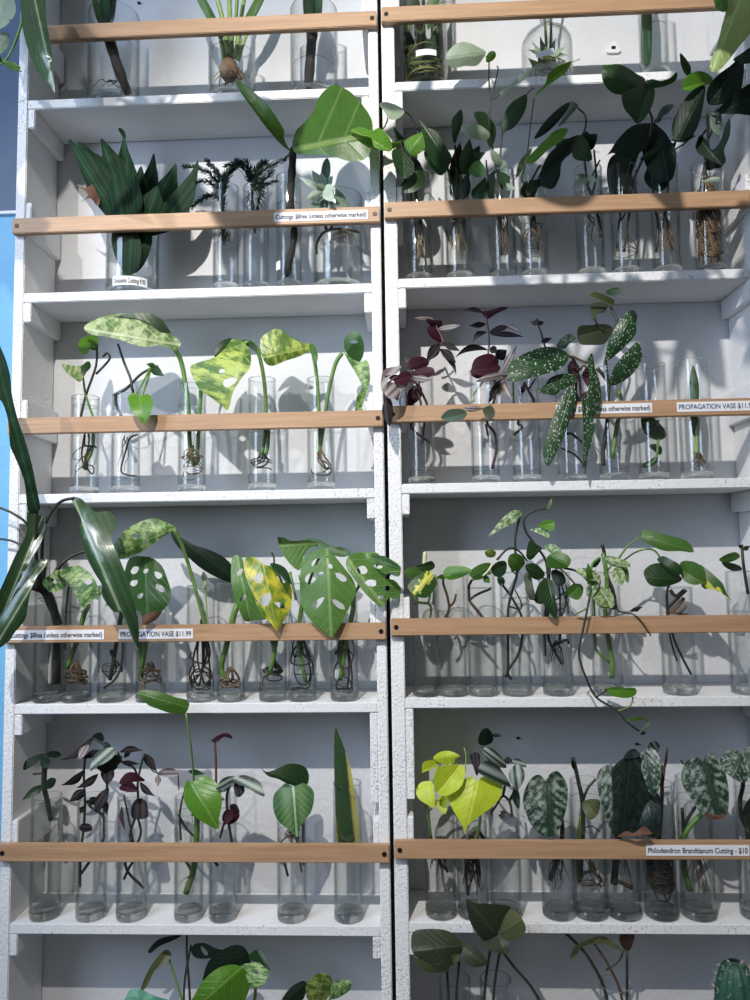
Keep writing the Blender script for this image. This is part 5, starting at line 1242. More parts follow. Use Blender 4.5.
cutting('pothos_cutting', v, [([(487, 625), (480, 614), (469, 600), (467, 590), (472, 580, .01)], 1.6, 'st_brown', 0), ([(469, 600), (478, 594), (488, 590), (491, 588)], 1.4, 'st_brown', 0), ([(483, 576, -.01), (488, 571, -.015), (492, 565, -.015)], 1.1, 'bud', 0), ([(472, 580, .01), (482, 577), (492, 572, -.01)], 1.1, 'st_green', 0)],
        [P([(469, 573), (475, 567), (484, 563), (491, 564), (488, 575), (478, 580), (472, 578)], (491, 565), (470, 577), 'green', .0), P([(491, 568), (497, 562), (505, 561), (507, 567), (504, 575), (497, 577), (492, 573)], (492, 571), (507, 565), 'dkgreen', -.01), L('ovate', (484, 577), (490, 583), 7, 'green', .0)], 'green')
d = 'tall twin-stemmed pothos cutting with one pale high leaf'
v = vase('right', 4, 516, 598, d, 29, rimy=572)
cutting('pothos_cutting', v, [([(505, 677), (508, 670), (508, 640), (508, 610), (513, 588), (517, 572, .02), (515, 545), (517, 528), (520, 516, .02)], 1.5, None, 0), ([(511, 679), (508, 671), (518, 655), (522, 637), (522, 618), (512, 598), (499, 580, .01)], 1.5, None, 0), ([(497, 560, .0), (505, 551), (512, 548), (520, 552), (527, 561, .01)], 1.2, None, 0), ([(508, 606), (520, 609), (521, 602), (515, 590)], .9, None, 0), ([(516, 574), (522, 566)], 1.0, None, 0), ([(517, 575), (511, 570, .01)], 1.0, 'st_green', 0)],
        [P([(488, 537), (493, 530), (499, 522), (508, 513), (516, 510), (522, 513), (518, 520), (508, 526), (498, 531)], (521, 514), (487, 538), 'pothos', .015, -.005), P([(485, 552), (490, 549), (496, 552), (494, 557), (487, 557)], (497, 557), (485, 551), 'yvar', .0), P([(509, 556), (515, 553), (522, 556), (525, 563), (518, 571), (512, 570), (508, 564)], (522, 569), (509, 555), 'green', .005), P([(497, 578), (503, 577), (505, 583), (500, 586)], (498, 578), (504, 586), 'dkgreen', .01)], 'green')
d = 'tangled pothos with high looping tendril and hanging dark leaf'
v = vase('right', 4, 557, 640, d, 29, rimy=572)
cutting('pothos_cutting', v, [([(544, 656), (543, 638), (545, 615), (548, 590), (546, 562), (536, 546), (526, 532), (524, 520), (530, 513), (540, 509), (546, 509, .02)], 1.4, None, 0), ([(562, 664), (555, 652), (548, 636), (548, 600), (550, 565, .02), (554, 552)], 1.6, None, 0), ([(560, 640), (560, 600), (557, 575), (555, 560, .02)], 1.3, None, 0), ([(576, 614, .02), (568, 606), (563, 590), (558, 572)], .9, None, 0), ([(556, 600), (566, 592), (564, 610), (558, 622)], 1.0, None, 0), ([(554, 612), (568, 604), (566, 585)], .8, None, 0), ([(545, 580), (536, 570, .01)], 1.0, None, 0), ([(555, 645), (566, 640), (569, 644)], 1.5, 'rt_dark', 0), ([(526, 588, .0), (530, 597), (536, 599), (544, 590)], 1.2, 'st_green', 0), ([(556, 565), (568, 576), (578, 588)], 1.0, 'st_green', 0)],
        [P([(545, 508), (549, 502), (552, 498), (551, 506), (548, 510)], (546, 510), (552, 498), 'cream', .02), P([(538, 526), (545, 520), (553, 520), (555, 526), (552, 531), (545, 529)], (538, 527), (555, 523), 'bright', .01), P([(530, 530), (540, 528), (550, 533), (548, 538), (540, 534)], (530, 530), (549, 538), 'pothos', .01), P([(526, 556), (529, 541), (534, 543), (542, 548), (538, 553), (531, 560)], (541, 548), (526, 557), 'dkgreen', .01),
         P([(546, 566), (548, 556), (556, 552), (566, 554), (571, 560), (568, 567), (560, 569), (551, 568)], (548, 554), (570, 566), 'green', -.01), P([(544, 546), (552, 544), (560, 548), (562, 554), (551, 553)], (544, 547), (562, 553), 'pothos', .0), P([(538, 586), (545, 578), (553, 582), (555, 595), (557, 609), (556, 619), (548, 611), (541, 600), (537, 592)], (547, 578), (556, 620), 'dkgreen', -.008), P([(525, 566), (533, 563), (540, 567), (545, 575), (538, 580), (530, 576)], (543, 574), (525, 566), 'dkgreen', .0),
         P([(566, 591), (573, 584), (582, 585), (583, 593), (578, 600), (570, 597)], (581, 585), (568, 597), 'green', .02), P([(524, 576), (530, 572), (533, 585), (535, 596), (530, 600), (526, 590)], (527, 574), (533, 600), 'olivedk', .005), P([(552, 570), (562, 572), (566, 582), (558, 586), (552, 578)], (554, 570), (562, 586), 'black', .01), P([(534, 600), (540, 582), (545, 596), (542, 604)], (541, 584), (538, 604), 'dkgreen', .02)], 'green', roots=(12, 640, 672, 'rt_dark', 'hang', .45))
d = 'pale marbled pothos trailing a long vine past the shelf'
v = vase('right', 4, 607, 690, d, 29, rimy=572)
cutting('pothos_cutting', v, [([(612, 678), (612, 660), (608, 637), (605, 610), (607, 580), (603, 553, .02)], 2.6, 'st_green', 0), ([(610, 662), (598, 652), (592, 640), (588, 610), (594, 590, .01)], 1.8, 'st_green', 0), ([(615, 608), (613, 592), (607, 575), (604, 552), (602, 545, .02)], 2.2, 'st_dark', .08),
                              ([(564, 568, .0), (578, 572, -.01), (590, 585, -.025), (588, 606, -.03), (583, 630, -.03), (579, 654, -.03), (585, 675, -.03), (596, 697, -.025), (615, 709, -.03), (627, 722, -.03), (639, 731, -.03)], 1.2, 'st_dark', 0), ([(588, 606, -.03), (584, 610, -.03), (576, 614, -.02)], .9, 'st_green', 0), ([(590, 585, -.025), (592, 565, .0), (600, 558, .02)], 1.3, 'st_green', 0), ([(596, 697, -.025), (604, 692, -.025), (606, 689, -.02)], 1.0, 'st_dark', 0), ([(618, 711, -.03), (630, 706, -.03), (633, 697, -.025)], .8, 'st_green', 0),
                              ([(610, 609, .0), (628, 611, -.005), (640, 620, -.015), (651, 636, -.015)], .8, 'st_dark', 0), ([(619, 558, .01), (628, 546, .0), (640, 537, .0)], 1.0, 'st_green', 0), ([(604, 575), (612, 565), (619, 558, .01)], 1.0, 'st_green', 0)],
        [P([(592, 593), (600, 586), (608, 592), (614, 600), (610, 606), (601, 606), (595, 601)], (597, 586), (613, 606), 'cream', -.01), P([(604, 560), (612, 557), (620, 561), (628, 565), (622, 567), (612, 566)], (604, 560), (628, 565), 'pothos', .0), P([(612, 571), (618, 567), (624, 572), (625, 580), (620, 586), (614, 580)], (613, 569), (623, 586), 'cream', -.005), P([(616, 568), (626, 566), (629, 575), (628, 583), (623, 577)], (617, 567), (629, 584), 'green', .005), P([(592, 566), (597, 558), (601, 560), (596, 567)], (601, 558), (592, 567), 'black', .02),
         P([(588, 563), (591, 570), (594, 583), (589, 588), (586, 574)], (590, 588), (588, 563), 'green', -.02), P([(606, 690), (612, 687), (625, 688), (635, 688), (636, 694), (628, 698), (612, 696)], (606, 690), (637, 691), 'bright', -.02), P([(625, 720), (634, 717), (643, 717), (648, 721), (640, 720), (632, 721)], (648, 722), (625, 720), 'green', -.03), L('lance', (641, 732), (651, 722), 3.5, 'cream', -.03), P([(640, 734), (643, 731), (646, 733), (643, 735)], (640, 733), (646, 733), 'black', -.03), L('lance', (630, 611), (643, 607), 4, 'black', -.008),
         L('lance', (636, 612), (640, 606), 3, 'black', -.008), P([(640, 538), (642, 531), (650, 530), (662, 534), (675, 537), (687, 541), (694, 552), (680, 551), (665, 551), (652, 546)], (641, 536), (694, 551), 'green', .0, -.02, fold=.3), P([(594, 596), (604, 588), (613, 595), (614, 606), (606, 609), (598, 606)], (602, 590), (612, 608), 'cream', -.012), P([(586, 592), (590, 578), (596, 570), (600, 580), (596, 592), (590, 598)], (597, 570), (588, 598), 'pothos', -.012), P([(606, 556), (616, 557), (628, 562), (630, 567), (618, 566), (608, 562)], (605, 558), (630, 566), 'cream', -.004), P([(576, 570), (584, 568), (592, 572), (598, 580), (590, 580), (582, 576)], (576, 570), (598, 581), 'cream', -.015), L('lance', (596, 575), (582, 568), 6, 'pothos', -.01), L('lance', (596, 590), (600, 575), 6, 'cream', .0)], 'pothos')
d = 'dark heart-leaved cutting with yellow streak and bundled roots'
v = vase('right', 4, 678, 690, d, 31, rimy=587)
cutting('philodendron_cutting', v, [([(691, 674), (682, 657), (673, 636), (668, 610), (668, 590), (672, 582, .01)], 1.3, 'st_dark', 0), ([(677, 661), (672, 645), (668, 625), (666, 595)], 1.0, 'st_dark', 0), ([(662, 561, .0), (656, 552, .0), (648, 549, .01), (636, 552, .02), (624, 560, .02)], 1.0, 'st_green', 0), ([(686, 590, .03), (676, 600), (668, 608)], 1.8, 'rt_brown', 0), ([(684, 598), (676, 608), (670, 612)], 1.8, 'rt_brown', 0), ([(686, 606, .02), (678, 614)], 1.6, 'rt_brown', 0), ([(666, 612), (676, 613), (688, 615, .03)], 1.5, 'rt_brown', 0), ([(670, 590), (676, 596), (684, 590, .02)], 2, 'rt_brown', 0)],
        [P([(644, 571), (650, 565), (660, 563), (668, 568), (678, 574), (682, 580), (672, 585), (660, 587), (650, 585), (645, 578)], (682, 579), (644, 577), 'dkgreen', .0), P([(657, 560), (663, 556), (672, 560), (680, 565), (683, 573), (676, 575), (668, 569)], (658, 559), (683, 574), 'dkgreen', -.005), P([(680, 563), (690, 561), (700, 565), (706, 575), (700, 584), (690, 584), (682, 578)], (682, 570), (704, 584), 'green', -.01),
         P([(698, 565), (708, 570), (716, 577), (723, 584), (726, 592), (731, 601), (723, 594), (712, 589), (702, 587)], (698, 575), (731, 602), 'brasil', -.012, fold=.3)], 'dkgreen')
d = 'small cutting with two narrow leaves at far right'
v = vase('right', 4, 745, 612, d, 29, rimy=571)
cutting('leaf_cutting', v, [([(748, 594), (745, 575), (743, 560, .02), (742, 545, .03)], 1.6, 'st_dark', 0)], [P([(719, 560), (725, 555), (735, 552), (740, 556), (736, 560), (726, 563)], (741, 556), (719, 561), 'green', .0), P([(722, 562), (732, 563), (740, 566), (742, 570), (733, 571), (725, 567)], (742, 569), (722, 562), 'dkgreen', -.005), L('lance', (743, 548), (738, 545), 4, 'black', .03), L('lance', (743, 550), (750, 546), 5, 'dkgreen', .03)])

# ---- fifth shelf
d = 'lime heart-leaf cutting with a cluster of small leaves'
v = vase('right', 5, 440, 905, d, 30, rimy=795)
cutting('lime_philodendron_cutting', v, [([(431, 838), (429, 822), (426, 810), (430, 790, .01)], 1.5, 'st_green', .1), ([(448, 872), (440, 862), (434, 850), (431, 838)], 1.3, 'rt_dark', 0), ([(430, 790, .01), (436, 775, .0), (452, 764, -.01)], 1.3, 'st_ltgreen', 0), ([(436, 775), (440, 765, .02)], 1.1, 'st_ltgreen', 0), ([(430, 810), (440, 798, .01)], 1, 'st_ltgreen', 0), ([(465, 772), (466, 756, .03), (464, 748, .03)], .6, 'st_ltgreen', 0)],
        [P([(422, 772), (423, 763), (431, 760), (438, 762), (437, 767), (424, 772)], (438, 763), (422, 772), None, .02), P([(433, 758), (440, 752), (450, 751), (460, 756), (455, 759), (454, 763), (446, 765), (438, 762)], (436, 758), (460, 755), None, .01), P([(436, 770), (442, 766), (450, 765), (458, 764), (464, 767), (465, 774), (462, 785), (455, 792), (445, 796), (437, 793), (434, 783)], (459, 766), (436, 795), None, -.01),
         P([(416, 790), (420, 783), (426, 781), (432, 782), (434, 790), (435, 800), (434, 808), (426, 804), (418, 798)], (432, 783), (434, 809), None, .0), P([(436, 805), (439, 797), (448, 796), (447, 809), (444, 814)], (441, 797), (445, 815), None, .01)], 'lime', 'st_green', roots=(12, 838, 876, 'rt_dark', 'hang', .9))
d = 'single large lime heart leaf above branching black roots'
v = vase('right', 5, 472, 905, d, 30, rimy=795)
cutting('lime_philodendron_cutting', v, [([(474, 842), (478, 832), (480, 815), (476, 788, .01)], 1.7, 'st_ltgreen', 0), ([(468, 895), (466, 870), (472, 850), (475, 836)], 1.6, 'rt_dark', .1), ([(484, 838), (478, 832), (470, 836)], 1.6, 'rt_dark', .1), ([(485, 838), (480, 834), (472, 828)], 1.3, 'st_ltgreen', 0)],
        [P([(447, 794), (452, 789), (460, 783), (466, 778), (472, 777), (477, 781), (482, 777), (490, 775), (498, 778), (502, 786), (501, 796), (494, 805), (484, 813), (474, 820), (467, 827), (465, 834), (462, 825), (456, 815), (450, 804)], (477, 782), (465, 835), None, -.01, -.025, fold=.25, tilt=.0)], 'lime', roots=(20, 836, 896, 'rt_dark', 'hang', 1.1))
d = 'silver-striped trailing cutting with rounded black leaf at its top'
v = vase('right', 5, 505, 905, d, 30, rimy=795)
cutting('tradescantia_cutting', v, [([(512, 815), (510, 803), (503, 796), (496, 806), (490, 814)], 1.3, 'st_brown', 0), ([(503, 796), (504, 780, .02), (488, 758, .02), (482, 745, .02)], 1.4, None, 0), ([(510, 800), (514, 790), (512, 772, .01)], 1.4, None, 0)],
        [P([(478, 740), (481, 731), (487, 728), (492, 733), (493, 741), (487, 745), (480, 745)], (485, 746), (486, 728), 'black', .02), L('lance', (491, 735), (503, 736), 4, 'black', .02), P([(482, 750), (488, 747), (497, 752), (505, 762), (506, 768), (496, 766), (488, 758)], (507, 768), (482, 749), 'zebra', .0), P([(477, 771), (485, 761), (495, 763), (503, 772), (511, 786), (500, 784), (488, 778)], (511, 786), (477, 770), 'zebra', -.005), P([(510, 770), (517, 764), (524, 770), (524, 780), (518, 790), (513, 786), (509, 778)], (514, 764), (517, 791), 'zebra', -.01),
         P([(512, 760), (520, 759), (527, 767), (518, 766)], (511, 763), (527, 767), 'zebra', .0), P([(512, 795), (517, 789), (520, 797), (519, 809), (514, 803)], (516, 788), (518, 810), 'black', .0), P([(470, 755), (479, 753), (480, 765), (477, 776), (473, 766)], (475, 753), (477, 777), 'pdark', .03), L('ovate', (508, 764), (508, 756), 8, 'zebra', .01), L('lance', (498, 780), (484, 772), 8, 'zebra', .01)], 'zebra', roots=(5, 812, 822, 'rt_brown'))
d = 'large silver-veined heart leaf on a dark slanting stem'
v = vase('right', 5, 557, 905, d, 31, rimy=795)
cutting('silver_philodendron_cutting', v, [([(550, 880), (555, 865), (560, 848), (562, 825), (556, 790, .03), (548, 780, .0)], 2.4, None, .1)],
        [P([(524, 793), (528, 783), (534, 776), (540, 775), (545, 780), (548, 781), (549, 775), (555, 771), (560, 773), (566, 782), (568, 793), (566, 810), (562, 822), (556, 834), (546, 837), (535, 830), (527, 816), (523, 804)], (548, 782), (551, 838), None, .0, -.01, fold=.2, tilt=.0)], 'silver', roots=(12, 850, 896, 'rt_dark', 'hang', .55))
d = 'upright dark twig with one folded yellowish leaf'
v = vase('right', 5, 589, 798, d, 32, rimy=780)
cutting('philodendron_cutting', v, [([(580, 882), (581, 855), (583, 830), (582, 800), (578, 780, .03), (573, 758, .03)], 2.4, None, .05), ([(583, 800), (588, 788), (596, 779, .03)], 1.4, None, 0), ([(578, 880), (576, 850), (581, 815)], 1.8, 'st_green', 0), ([(584, 828), (592, 826), (600, 832)], .7, 'rt_dark', 0)],
        [P([(582, 803), (590, 799), (600, 801), (598, 814), (590, 820), (584, 812)], (584, 800), (597, 818), 'olive', .02), L('lance', (574, 770), (572, 757), 4, 'black', .03)], 'olive', roots=(16, 858, 896, 'rt_brown', 'coil', .7))
d = 'huge blackish folded silver leaf with browned lower edge'
v = vase('right', 5, 622, 905, d, 32, rimy=785)
cutting('silver_philodendron_cutting', v, [([(614, 884), (616, 862), (618, 845), (620, 800, .04), (619, 775, .02)], 3.6, None, .03), ([(632, 888), (620, 882), (614, 880)], 2.2, 'rt_dark', 0), ([(624, 858), (630, 875), (630, 886)], .9, 'rt_brown', 0)],
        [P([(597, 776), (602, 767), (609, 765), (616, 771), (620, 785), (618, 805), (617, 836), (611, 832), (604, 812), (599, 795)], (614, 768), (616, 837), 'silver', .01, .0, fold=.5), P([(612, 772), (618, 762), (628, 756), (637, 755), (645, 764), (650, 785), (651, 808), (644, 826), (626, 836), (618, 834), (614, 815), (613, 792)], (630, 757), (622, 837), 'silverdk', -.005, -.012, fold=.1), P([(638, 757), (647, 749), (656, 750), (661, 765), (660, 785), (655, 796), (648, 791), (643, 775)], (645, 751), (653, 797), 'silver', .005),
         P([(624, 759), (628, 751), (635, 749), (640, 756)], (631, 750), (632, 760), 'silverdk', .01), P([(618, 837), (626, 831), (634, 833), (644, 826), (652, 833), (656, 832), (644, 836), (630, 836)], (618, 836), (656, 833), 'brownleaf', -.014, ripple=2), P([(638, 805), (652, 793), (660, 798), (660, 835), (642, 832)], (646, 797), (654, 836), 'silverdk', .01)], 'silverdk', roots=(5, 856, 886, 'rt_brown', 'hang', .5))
d = 'cutting with dense black root ball and thin reddish shoot'
v = vase('right', 5, 659, 797, d, 31, rimy=782)
cutting('philodendron_cutting', v, [([(655, 880), (658, 850), (661, 815), (662, 785), (660, 765, .04)], 2.2, None, 0), ([(661, 800), (664, 775, .04), (667, 748, .05)], 1.0, 'st_brown', 0), ([(660, 765, .04), (656, 750, .03)], .9, None, 0)],
        [P([(648, 746), (652, 741), (657, 742), (660, 747), (656, 753), (650, 751)], (658, 754), (650, 742), 'zebra', .03), P([(661, 765), (665, 768), (663, 780), (661, 792), (659, 780)], (663, 766), (661, 793), 'redbrown', .035), L('lance', (664, 772), (668, 747), 3, 'redbrown', .045)], 'zebra', roots=(90, 846, 886, 'rt_dark', 'coil', 1.0))
d = 'silver-veined heart leaf with green stalk above the label'
v = vase('right', 5, 696, 797, d, 32, rimy=777)
cutting('silver_philodendron_cutting', v, [([(690, 890), (684, 868), (683, 850), (685, 835), (692, 824), (704, 812, .02)], 2.8, 'st_green', 0), ([(684, 845), (683, 825), (682, 808, .03)], 1.8, None, 0), ([(684, 826), (690, 815), (696, 806, .03)], 1.8, None, 0), ([(704, 812, .02), (706, 790, .03), (704, 762, .01)], 1.6, None, 0), ([(683, 764, .02), (681, 760, .02)], 1, 'st_dark', 0)],
        [P([(681, 776), (685, 763), (692, 758), (699, 758), (703, 762), (706, 755), (712, 753), (719, 760), (725, 772), (728, 785), (729, 800), (727, 815), (720, 818), (710, 818), (700, 812), (692, 800), (684, 788)], (704, 763), (720, 819), None, .0, -.012, fold=.2, tilt=.0), P([(703, 812), (712, 815), (726, 815), (720, 819), (709, 819)], (703, 812), (726, 818), 'brownleaf', -.012)], 'silver', roots=(14, 842, 896, 'rt_brown', 'hang', .6))
d = 'paired silver-mottled leaves at the photo\'s right edge'
v = vase('right', 5, 754, 790, d, 30, rimy=777)
cutting('silver_philodendron_cutting', v, [([(752, 835), (742, 818), (740, 800), (743, 785, .03), (742, 765, .02)], 2.4, None, 0), ([(756, 880), (750, 850), (746, 826)], 2.2, None, 0)],
        [P([(720, 760), (726, 752), (735, 749), (742, 754), (746, 765), (748, 780), (740, 782), (730, 776), (722, 770)], (742, 754), (730, 782), None, .0), P([(743, 752), (748, 747), (758, 745), (764, 760), (760, 785), (750, 780), (745, 765)], (746, 752), (758, 786), None, -.01), P([(742, 815), (748, 800), (760, 795), (760, 830), (748, 826)], (744, 818), (760, 805), 'black', .03)], 'silver', roots=(8, 850, 896, 'rt_dark', 'hang', .6))

# ---- lowest shelf
d = 'dark cupped olive leaves with light rims'
v = vase('right', 6, 456, 1015, d, 30, rimy=978)
cutting('olive_leaf_cutting', v, [([(450, 1060), (449, 1005), (447, 972, .0)], 1.6, None, 0), ([(457, 1060), (456, 1005), (459, 962, .0)], 1.4, None, 0)],
        [P([(411, 945), (413, 932), (425, 929), (445, 930), (458, 938), (462, 950), (456, 962), (446, 968), (432, 966), (420, 960), (413, 953)], (461, 945), (412, 950), 'olivedk', -.01, -.03), P([(413, 955), (420, 959), (432, 964), (442, 961), (448, 965), (448, 970), (432, 973), (420, 968)], (448, 966), (413, 956), 'olive', -.022), P([(455, 945), (465, 941), (476, 948), (488, 962), (480, 967), (470, 966), (462, 958)], (458, 944), (487, 966), 'olivedk', .0), L('ovate', (450, 962), (460, 954), 9, 'olive', -.015)], 'olivedk')
d = 'folded olive leaf rising in front of the shelf edge above'
v = vase('right', 6, 497, 1015, d, 30, rimy=978)
cutting('olive_leaf_cutting', v, [([(484, 1060), (484, 1000), (490, 952, .0), (498, 936, -.02)], 1.5, None, 0), ([(490, 1060), (494, 990), (500, 950, .0)], 1.5, None, 0), ([(545, 1010, .0), (530, 985, .0), (515, 968, .0), (503, 952, -.01)], 1.5, None, 0)],
        [P([(466, 899), (475, 903), (490, 904), (503, 905), (511, 908), (505, 920), (499, 931), (494, 936), (485, 941), (475, 931), (469, 918)], (498, 936), (466, 898), 'olivedk', -.02, -.045, fold=.3), P([(500, 931), (504, 918), (511, 909), (519, 914), (526, 928), (521, 938), (511, 941), (503, 936)], (499, 933), (522, 918), 'olive', -.02, -.04), P([(479, 943), (489, 935), (499, 934), (508, 942), (508, 953), (498, 953), (486, 949)], (499, 935), (506, 953), 'olivedk', -.02)], 'olivedk')
d = 'thin arched stalks with withered twisted leaf and red-brown blade'
v = vase('right', 6, 617, 1015, d, 30, rimy=983)
cutting('withered_leaf_cutting', v, [([(614, 1060), (606, 995), (590, 960), (574, 941, .04), (563, 931, .05)], 1.7, None, 0), ([(622, 1060), (622, 1000), (610, 968), (594, 943, .03)], 1.4, 'st_brown', 0), ([(627, 1060), (627, 1000), (627, 950, .03)], 1.6, None, 0), ([(606, 970), (618, 962), (624, 950)], 1.0, None, 0)],
        [P([(570, 958), (575, 946), (582, 942), (592, 938), (602, 936), (612, 941), (622, 950), (614, 948), (605, 944), (592, 944), (581, 948), (575, 958)], (596, 941), (570, 959), 'olive', .01, ripple=1.5), P([(620, 934), (627, 933), (634, 934), (634, 940), (630, 950), (625, 950), (620, 943)], (627, 951), (627, 933), 'redbrown', .03)], 'olive')
# cactus in its pot
cp = at(736, 985, .055)
zb = shelf_z(6, 'right')
pot = tag(empty('flower_pot', Vector((cp.x, .055, zb))), 'small terracotta pot holding the spiny cactus on the lowest right shelf', 'pot')
bm = bmesh.new()
oc = Vector((cp.x, .055, zb + .0004))
lathe(bm, [(0, 0), (.026, 0), (.034, .06), (.0385, .06), (.0395, .078), (.036, .078), (.0345, .066), (0, .064)], oc, 40)
build('pot_body', bm, 'terra', pot)
cac = tag(empty('cactus', oc + Vector((0, 0, .066))), 'ribbed blue-green cactus with pale spines at the bottom right corner', 'cactus')
top = at(736, 960, .055).z
zc0 = oc.z + .064
hh = top - zc0
bm = bmesh.new()
NR = 11
rings = []
prof = [(.020, 0), (.026, .15), (.0315, .4), (.0335, .62), (.031, .8), (.024, .92), (.012, .985), (.003, .97)]
prof = smooth_line(prof, 3)
for r_, z_ in prof:
    ring = []
    for k in range(NR * 6):
        a = 2 * math.pi * k / (NR * 6)
        rr = r_ * (1 + .13 * abs(math.cos(a * NR / 2)) - .06)
        ring.append(bm.verts.new((oc.x + rr * math.cos(a), oc.y + rr * math.sin(a), zc0 + z_ * hh)))
    rings.append(ring)
for a, b in zip(rings, rings[1:]):
    for k in range(len(a)):
        bm.faces.new((a[k], a[(k + 1) % len(a)], b[(k + 1) % len(a)], b[k])).smooth = True
bm.faces.new(rings[-1])
bm.faces.new(list(reversed(rings[0])))
build('cactus_body', bm, 'cactus', cac)
bm = bmesh.new()
for i in range(NR):
    a = 2 * math.pi * i / NR
    for z_ in (.2, .32, .44, .56, .68, .78, .87, .94):
        r_ = next(q[0] for q in reversed(prof) if q[1] <= z_ + .02) * 1.06
        p = Vector((oc.x + r_ * math.cos(a), oc.y + r_ * math.sin(a), zc0 + z_ * hh))
        for q in range(5):
            d_ = Vector((math.cos(a), math.sin(a), .2 + z_ * .6)) + Vector((RND.uniform(-.9, .9), RND.uniform(-.9, .9), RND.uniform(-.6, .9)))
            tube(bm, [p - d_.normalized() * .001, p + d_.normalized() * RND.uniform(.006, .011)], [.0005, .00015], 4)
for q in range(40):
    a = RND.uniform(0, 6.28)
    p = Vector((oc.x + .008 * math.cos(a), oc.y + .008 * math.sin(a), zc0 + hh * .975))
    d_ = Vector((math.cos(a), math.sin(a), RND.uniform(.4, 1.6))).normalized()
    tube(bm, [p, p + d_ * RND.uniform(.006, .012)], [.0005, .00015], 4)
build('spines', bm, 'spine', cac)

# ---- plants hanging in from above, in front of the shelves
def hanging(name, label, stems, leaves, mat, cat='hanging plant', smat='st_green'):
    root = tag(empty(name, at(*stems[0][0])), label, cat)
    for st in stems:
        bm = bmesh.new()
        wp = stem_pts([tuple(p) for p in st], -.1)
        tube(bm, wp, [1.6 * PXM * (1 - .5 * i / len(wp)) for i in range(len(wp))], 6)
        build('stem', bm, smat, root, True)
    for lf in leaves:
        leaf(root, lf['o'], lf['b'], lf['t'], lf['m'] or mat, lf['Y'], lf['Yt'], **lf['k'])
    return root


def px_of(p):
    d = Vector(p) - CAM
    z = d.dot(FW)
    return (375 + F * d.dot(RT) / z, 500 - F * d.dot(UP) / z)


def vine(path, n, mats, size, spread):
    """stems and leaves of an unseen shading vine along a path of world points"""
    sp = smooth_line(path, 5)
    stems = [[(*px_of(p), p[1]) for p in path]]
    lv = []
    for i in range(n):
        p = sp[min(len(sp) - 1, int((i + .5) / n * len(sp)))]
        q = (p[0] + RND.uniform(-1, 1) * spread * .6, p[1] + RND.uniform(-.03, .03), p[2] + RND.uniform(-1, .7) * spread)
        s_ = size * RND.uniform(.75, 1.25)
        a_ = RND.uniform(-1.2, 1.2) - 1.57
        e = (q[0] + s_ * math.cos(a_), q[1] - .02, q[2] + s_ * math.sin(a_))
        b_, t_ = px_of(q), px_of(e)
        stems.append([(*px_of(p), p[1]), (*b_, q[1])])
        lv.append(L('heart', b_, t_, .78 * math.dist(b_, t_), RND.choice(mats), q[1], e[1]))
    return stems, lv


vs, vl = vine([(-.62, -.30, .62), (-.66, -.5, .80), (-.55, -.52, .86), (-.42, -.5, .80), (-.30, -.5, .84), (-.26, -.5, .78)], 20, ['dkgreen', 'green'], .10, .10)  # unseen foliage added on the lamp path to shade the upper left shelves
hanging('hanging_plant', 'dark striped strap leaf hanging from above at the top left corner, with added shading vine', [[(30, -60, -.1), (32, -30, -.08), (33, -8, -.08)], [(30, -60, -.1), (24, 10, -.06), (14, 45, -.06), (4, 62, -.06), (-10, 70, -.06)], [(4, 62, -.06), (14, 64, -.06), (20, 68, -.06)], [(-14, 30, -.06), (-4, 52, -.06), (5, 62, -.06)]] + vs,
        [P([(22, -8), (44, -8), (46, 18), (50, 40), (52, 60), (55, 92), (50, 86), (38, 72), (30, 55), (24, 35), (21, 15)], (33, -8), (55, 93), 'strap', -.08, -.10, fold=.4), L('lance', (4, 62), (22, 72), 7, 'green', -.06), L('lance', (2, 62), (-12, 50), 8, 'green', -.06), P([(-10, -10), (8, -10), (16, 8), (10, 22), (-4, 30), (-12, 20)], (4, -12), (-4, 32), 'pale', -.05), P([(-10, 40), (2, 32), (10, 36), (6, 50), (-8, 56)], (8, 34), (-9, 57), 'pale', -.05)] + vl, 'strap')
vs, vl = vine([(.52, -.30, .66), (.42, -.45, .78), (.30, -.5, .80), (.18, -.5, .75), (.06, -.5, .79), (-.03, -.5, .74)], 25, ['green', 'dkgreen', 'bright'], .10, .075)  # unseen strand laid on the spotlight's path, shading the second shelf
vs2, vl2 = vine([(.42, -.45, .78), (.34, -.5, .60), (.24, -.5, .53), (.12, -.5, .56), (.0, -.5, .52)], 13, ['green', 'dkgreen'], .075, .05)  # unseen second strand added to dapple the third shelf
hanging('hanging_plant', 'pale green leaf hanging in from above at the top right corner, with unseen shading vine', [[(*px_of((.52, -.30, .66)), -.30), (760, -60, -.2), (748, -22, -.12), (744, -8, -.1)]] + vs + vs2,
        [P([(722, -12), (752, -14), (758, 20), (738, 48), (722, 68), (712, 72), (710, 63), (717, 45), (722, 25), (726, 8)], (744, -10), (711, 72), 'paleleaf', -.1, -.115, fold=.35), P([(713, -10), (724, -10), (728, 8), (722, 12), (715, 6)], (720, -10), (722, 13), 'green', -.1)] + vl + vl2, 'green')
# ---------------------------------------------------------------- light
def spot(label, loc, to, energy, angle, blend, col, rad=.013):
    l = bpy.data.lights.new('track_spotlight', 'SPOT')
    l.energy = energy
    l.spot_size = math.radians(angle)
    l.spot_blend = blend
    l.shadow_soft_size = rad
    l.color = col
    o = bpy.data.objects.new('track_spotlight', l)
    COL.objects.link(o)
    o.location = loc
    o.rotation_euler = (Vector(to) - Vector(loc)).to_track_quat('-Z', 'Y').to_euler()
    return tag(o, label, 'light')


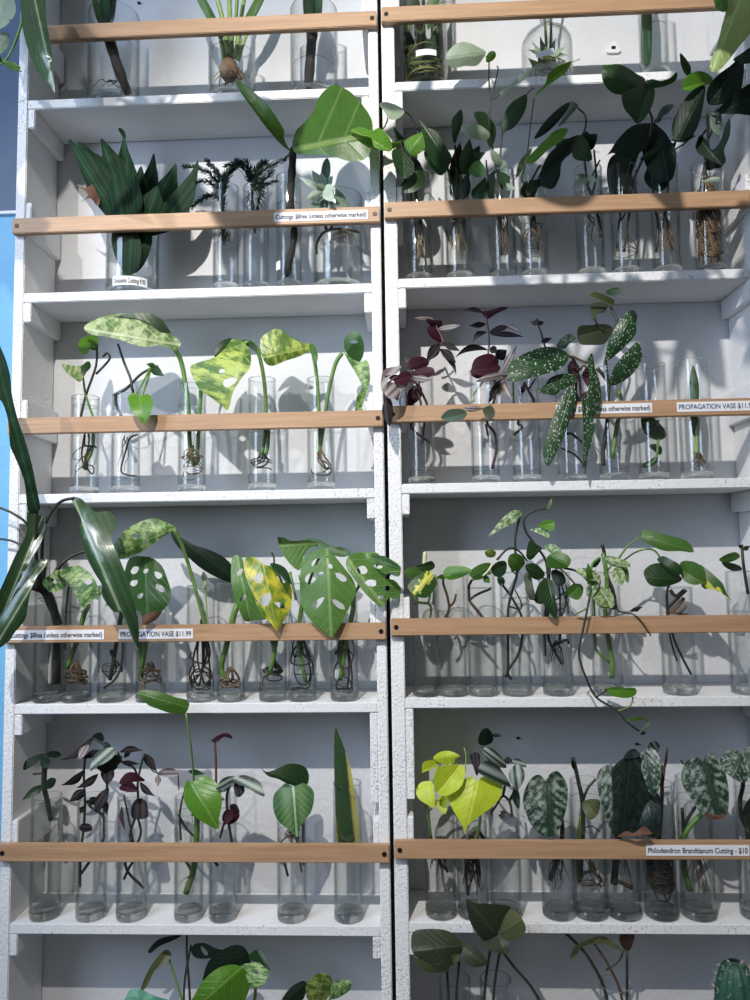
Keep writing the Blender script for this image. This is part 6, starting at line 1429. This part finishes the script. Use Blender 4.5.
spot('ceiling track spotlight aimed at the right shelving unit', (-.35, -1.65, 1.25), (.28, .05, -.1), 195, 70, .7, (1.0, .95, .88))
spot('ceiling track spotlight aimed at the left shelving unit', (-1.25, -1.65, 1.25), (-.45, .05, .06), 66, 40, .7, (1.0, .96, .91))
ad = bpy.data.lights.new('blue_fill_light', 'AREA')  # unseen blue fill, added for the left side and streaks on glass
ad.shape = 'RECTANGLE'
ad.size, ad.size_y = .8, 1.7
ad.energy = 36
ad.color = (.58, .74, 1.0)
ao = bpy.data.objects.new('blue_fill_light', ad)
COL.objects.link(ao)
ao.location = (-1.65, -1.45, .75)
ao.rotation_euler = (Vector((-.3, .1, .3)) - ao.location).to_track_quat('-Z', 'Y').to_euler()
tag(ao, 'tall unseen blue fill light added at the left', 'light')
w = bpy.data.worlds.new('world')
S.world = w
w.use_nodes = True
bg = w.node_tree.nodes['Background']
wt = w.node_tree
tc = wt.nodes.new('ShaderNodeTexCoord')
sx = wt.nodes.new('ShaderNodeSeparateXYZ')
cr = wt.nodes.new('ShaderNodeValToRGB')
wt.links.new(tc.outputs['Generated'], sx.inputs[0])
mr = wt.nodes.new('ShaderNodeMapRange')
mr.inputs[1].default_value, mr.inputs[2].default_value = -1, 1
wt.links.new(sx.outputs[2], mr.inputs[0])
wt.links.new(mr.outputs[0], cr.inputs[0])
cr.color_ramp.elements[0].position, cr.color_ramp.elements[0].color = .30, (.22, .225, .235, 1)
cr.color_ramp.elements[1].position, cr.color_ramp.elements[1].color = .80, (.92, .98, 1.06, 1)
wt.links.new(cr.outputs[0], bg.inputs[0])
bg.inputs[1].default_value = .205
S.view_settings.view_transform = 'Standard'
S.view_settings.look = 'None'
S.view_settings.gamma = 1
S.view_settings.exposure = 0
S.view_settings.use_curve_mapping = False
S.cycles.use_denoising = True
S.cycles.max_bounces = 10
S.cycles.transparent_max_bounces = 32
S.cycles.transmission_bounces = 10
S.cycles.glossy_bounces = 4
S.cycles.sample_clamp_indirect = 4
S.cycles.caustics_reflective = False
S.cycles.caustics_refractive = False
